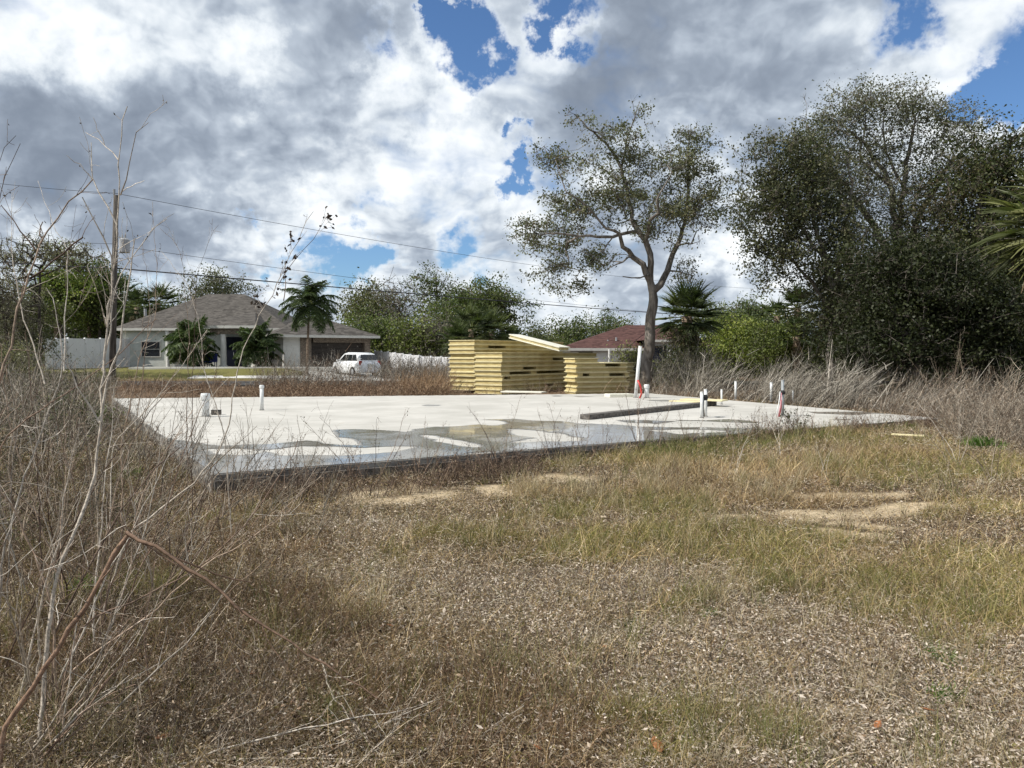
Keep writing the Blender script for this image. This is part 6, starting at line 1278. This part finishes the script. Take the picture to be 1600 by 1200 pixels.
RW = [(1290, 9.0, .6, 3, 0, 'pale thin straw stalk in the sunlit straw grass'), (1145, 9.2, .6, 3, .2, 'curved straw stalk left in the straw grass'), (1215, 10.5, .75, 3, 0, 'tall pale stalk before the grey pipe'), (1500, 9.8, 1.1, 5, -.2, 'pale branching dead stem leaning left at right edge'), (1560, 8.6, 1.0, 5, -.4, 'dark bent dead stem by the right edge'),
      (1480, 15.5, 1.8, 6, -.3, 'tall branching dead stem beyond the slab tip'), (1540, 14.5, 2.0, 6, -.3, 'tall reddish dead stem at the right, before the grove'), (1590, 13, 1.6, 6, -.2, 'tangled grey dead stem at the right edge'), (1480, 8.2, .5, 4, 0, 'small dark dead weed in right grass')]
for i, (px, D, h, n, ln, lab) in enumerate(RW):
    g, st = grow(px, D, h, n, ln, rw); weed('dry_weed', lab, 'weed', g, st, 570 + i, side=7, sub=2, buds=.3, cols=WHITE if 'pale' in lab or 'straw' in lab else TAN, group='dead stalks in the right grass', start=.3)
# green leafy weeds
def green_weed(px, py, w, n, lab, cols, seed, hh=.12):
    r = np.random.default_rng(seed); g = gnd(px, py, .12); g[2] = terrain(g[0], g[1]); rr = w * g[1] / FPX / 2; root = empty('green_weed', g, lab, 'weed', 'small green weeds'); P = g + r.normal(size=(n, 3)) * [rr * .5, rr * .5, 0]; d = r.normal(size=(n, 3)) * .6 + [0, 0, .8]
    V, Q = ribbons(P, d, r.uniform(.4, 1, n) * hh * 1.4, np.full(n, .012 * g[1] / 8 + .003), r.normal(size=(n, 3)) * .6, 3, .2, r); Cloud().add(V, Q, pick(cols, n, None, .18, r)).build('leaves', M['leaf'], root)
LG = [(0.10, 0.19, 0.035), (0.15, 0.25, 0.05), (0.07, 0.13, 0.03)]
for i, a in enumerate([(1535, 704, 42, 900, 'bright green weed clump at right beyond the grass', LG, 1, .16), (1478, 1043, 36, 160, 'small green weed in silvery litter at lower right', LG, 2, .05), (1470, 985, 60, 240, 'flat green weed patch at right above the silvery litter', LG, 3, .05), (1240, 655, 40, 260, 'dark green weed at the slab edge near the grey pipe', [(0.05, 0.065, 0.025), (0.035, 0.05, 0.02)], 4, .28),
        (130, 900, 40, 200, 'green grass tuft at left under the crossing stems', LG, 5, .12), (205, 740, 40, 260, 'green tuft left below the slab corner', LG, 6, .14), (1110, 925, 26, 110, 'small green weed above the silvery litter in the middle', LG, 7, .04), (985, 942, 20, 80, 'tiny dark green weed left of the middle', [(0.05, 0.08, 0.03), (0.08, 0.11, 0.04)], 8, .04)]): green_weed(*a)
# fallen leaves
FL = [(1027, 1165, 40, 'largest orange-brown fallen leaf at the bottom'), (1140, 1092, 22, 'pale tan fallen leaf standing on edge'), (1372, 1128, 24, 'rust-red fallen leaf at lower right'), (1330, 1072, 26, 'pale peach fallen leaf, right of centre'), (1205, 1050, 14, 'small cream fallen leaf above the litter'), (1450, 1100, 22, 'rusty fallen leaf beside the right silvery litter'),
      (255, 1150, 26, 'orange fallen leaf under the bottom left stems'), (395, 1057, 12, 'small orange fallen leaf beside the snapped stem'), (610, 980, 14, 'orange fallen leaf in the brown litter left of centre'), (945, 1008, 14, 'little rust leaf, centre right of bottom'), (1400, 870, 10, 'small white leaf on the sunlit sand'), (540, 920, 12, 'pale yellow fallen leaf in the left litter'),
      (840, 1165, 16, 'rust leaf at the bottom, left of the largest one'), (945, 1170, 14, 'cream curled leaf beside the largest one'), (1046, 1125, 14, 'white curled leaf above the largest one'), (700, 1010, 12, 'small brown leaf in the dark middle weeds')]
for i, (px, py, w, lab) in enumerate(FL):
    r = np.random.default_rng(700 + i); g = gnd(px, py, .05); g[2] = terrain(g[0], g[1]) + .055; L = w * g[1] / FPX; az = r.random() * 6.3; a = np.array([cos(az), sin(az), .15]); b = np.array([-sin(az), cos(az), .3]); k = 7; mb = MB(); up = np.array([0, 0, 1.]); V = []
    for j in range(k):
        t = j / (k - 1); ww = L * .24 * sin(pi * (.06 + .9 * t)) ; c = g + a * L * (t - .5) + up * L * .25 * (t - .5) ** 2 * 4 * .3
        V += [c - b * ww + up * ww * .5, c, c + b * ww + up * ww * .35]
    n = len(V); F = []
    for j in range(k - 1):
        for q in (0, 1): F.append((j * 3 + q, j * 3 + q + 1, j * 3 + q + 4, j * 3 + q + 3))
    mb.add(V, F); c = (0.42, 0.17, 0.07) if any(s in lab for s in ('orange', 'rust')) else (0.5, 0.42, 0.3) if any(s in lab for s in ('cream', 'white', 'pale')) else (0.2, 0.12, 0.07)
    key = 'fl%d' % int(c[0] * 100)
    if key not in M: M[key] = mat_noise('fallen_leaf', tuple(q * .7 for q in c), c, 40, .7, .3, .002, .2)
    o = mb.build('fallen_leaf', M[key], None, True, org=g); o.modifiers.new('thick', 'SOLIDIFY').thickness = .0012; tag(o, lab, 'leaf', 'dry fallen leaves')
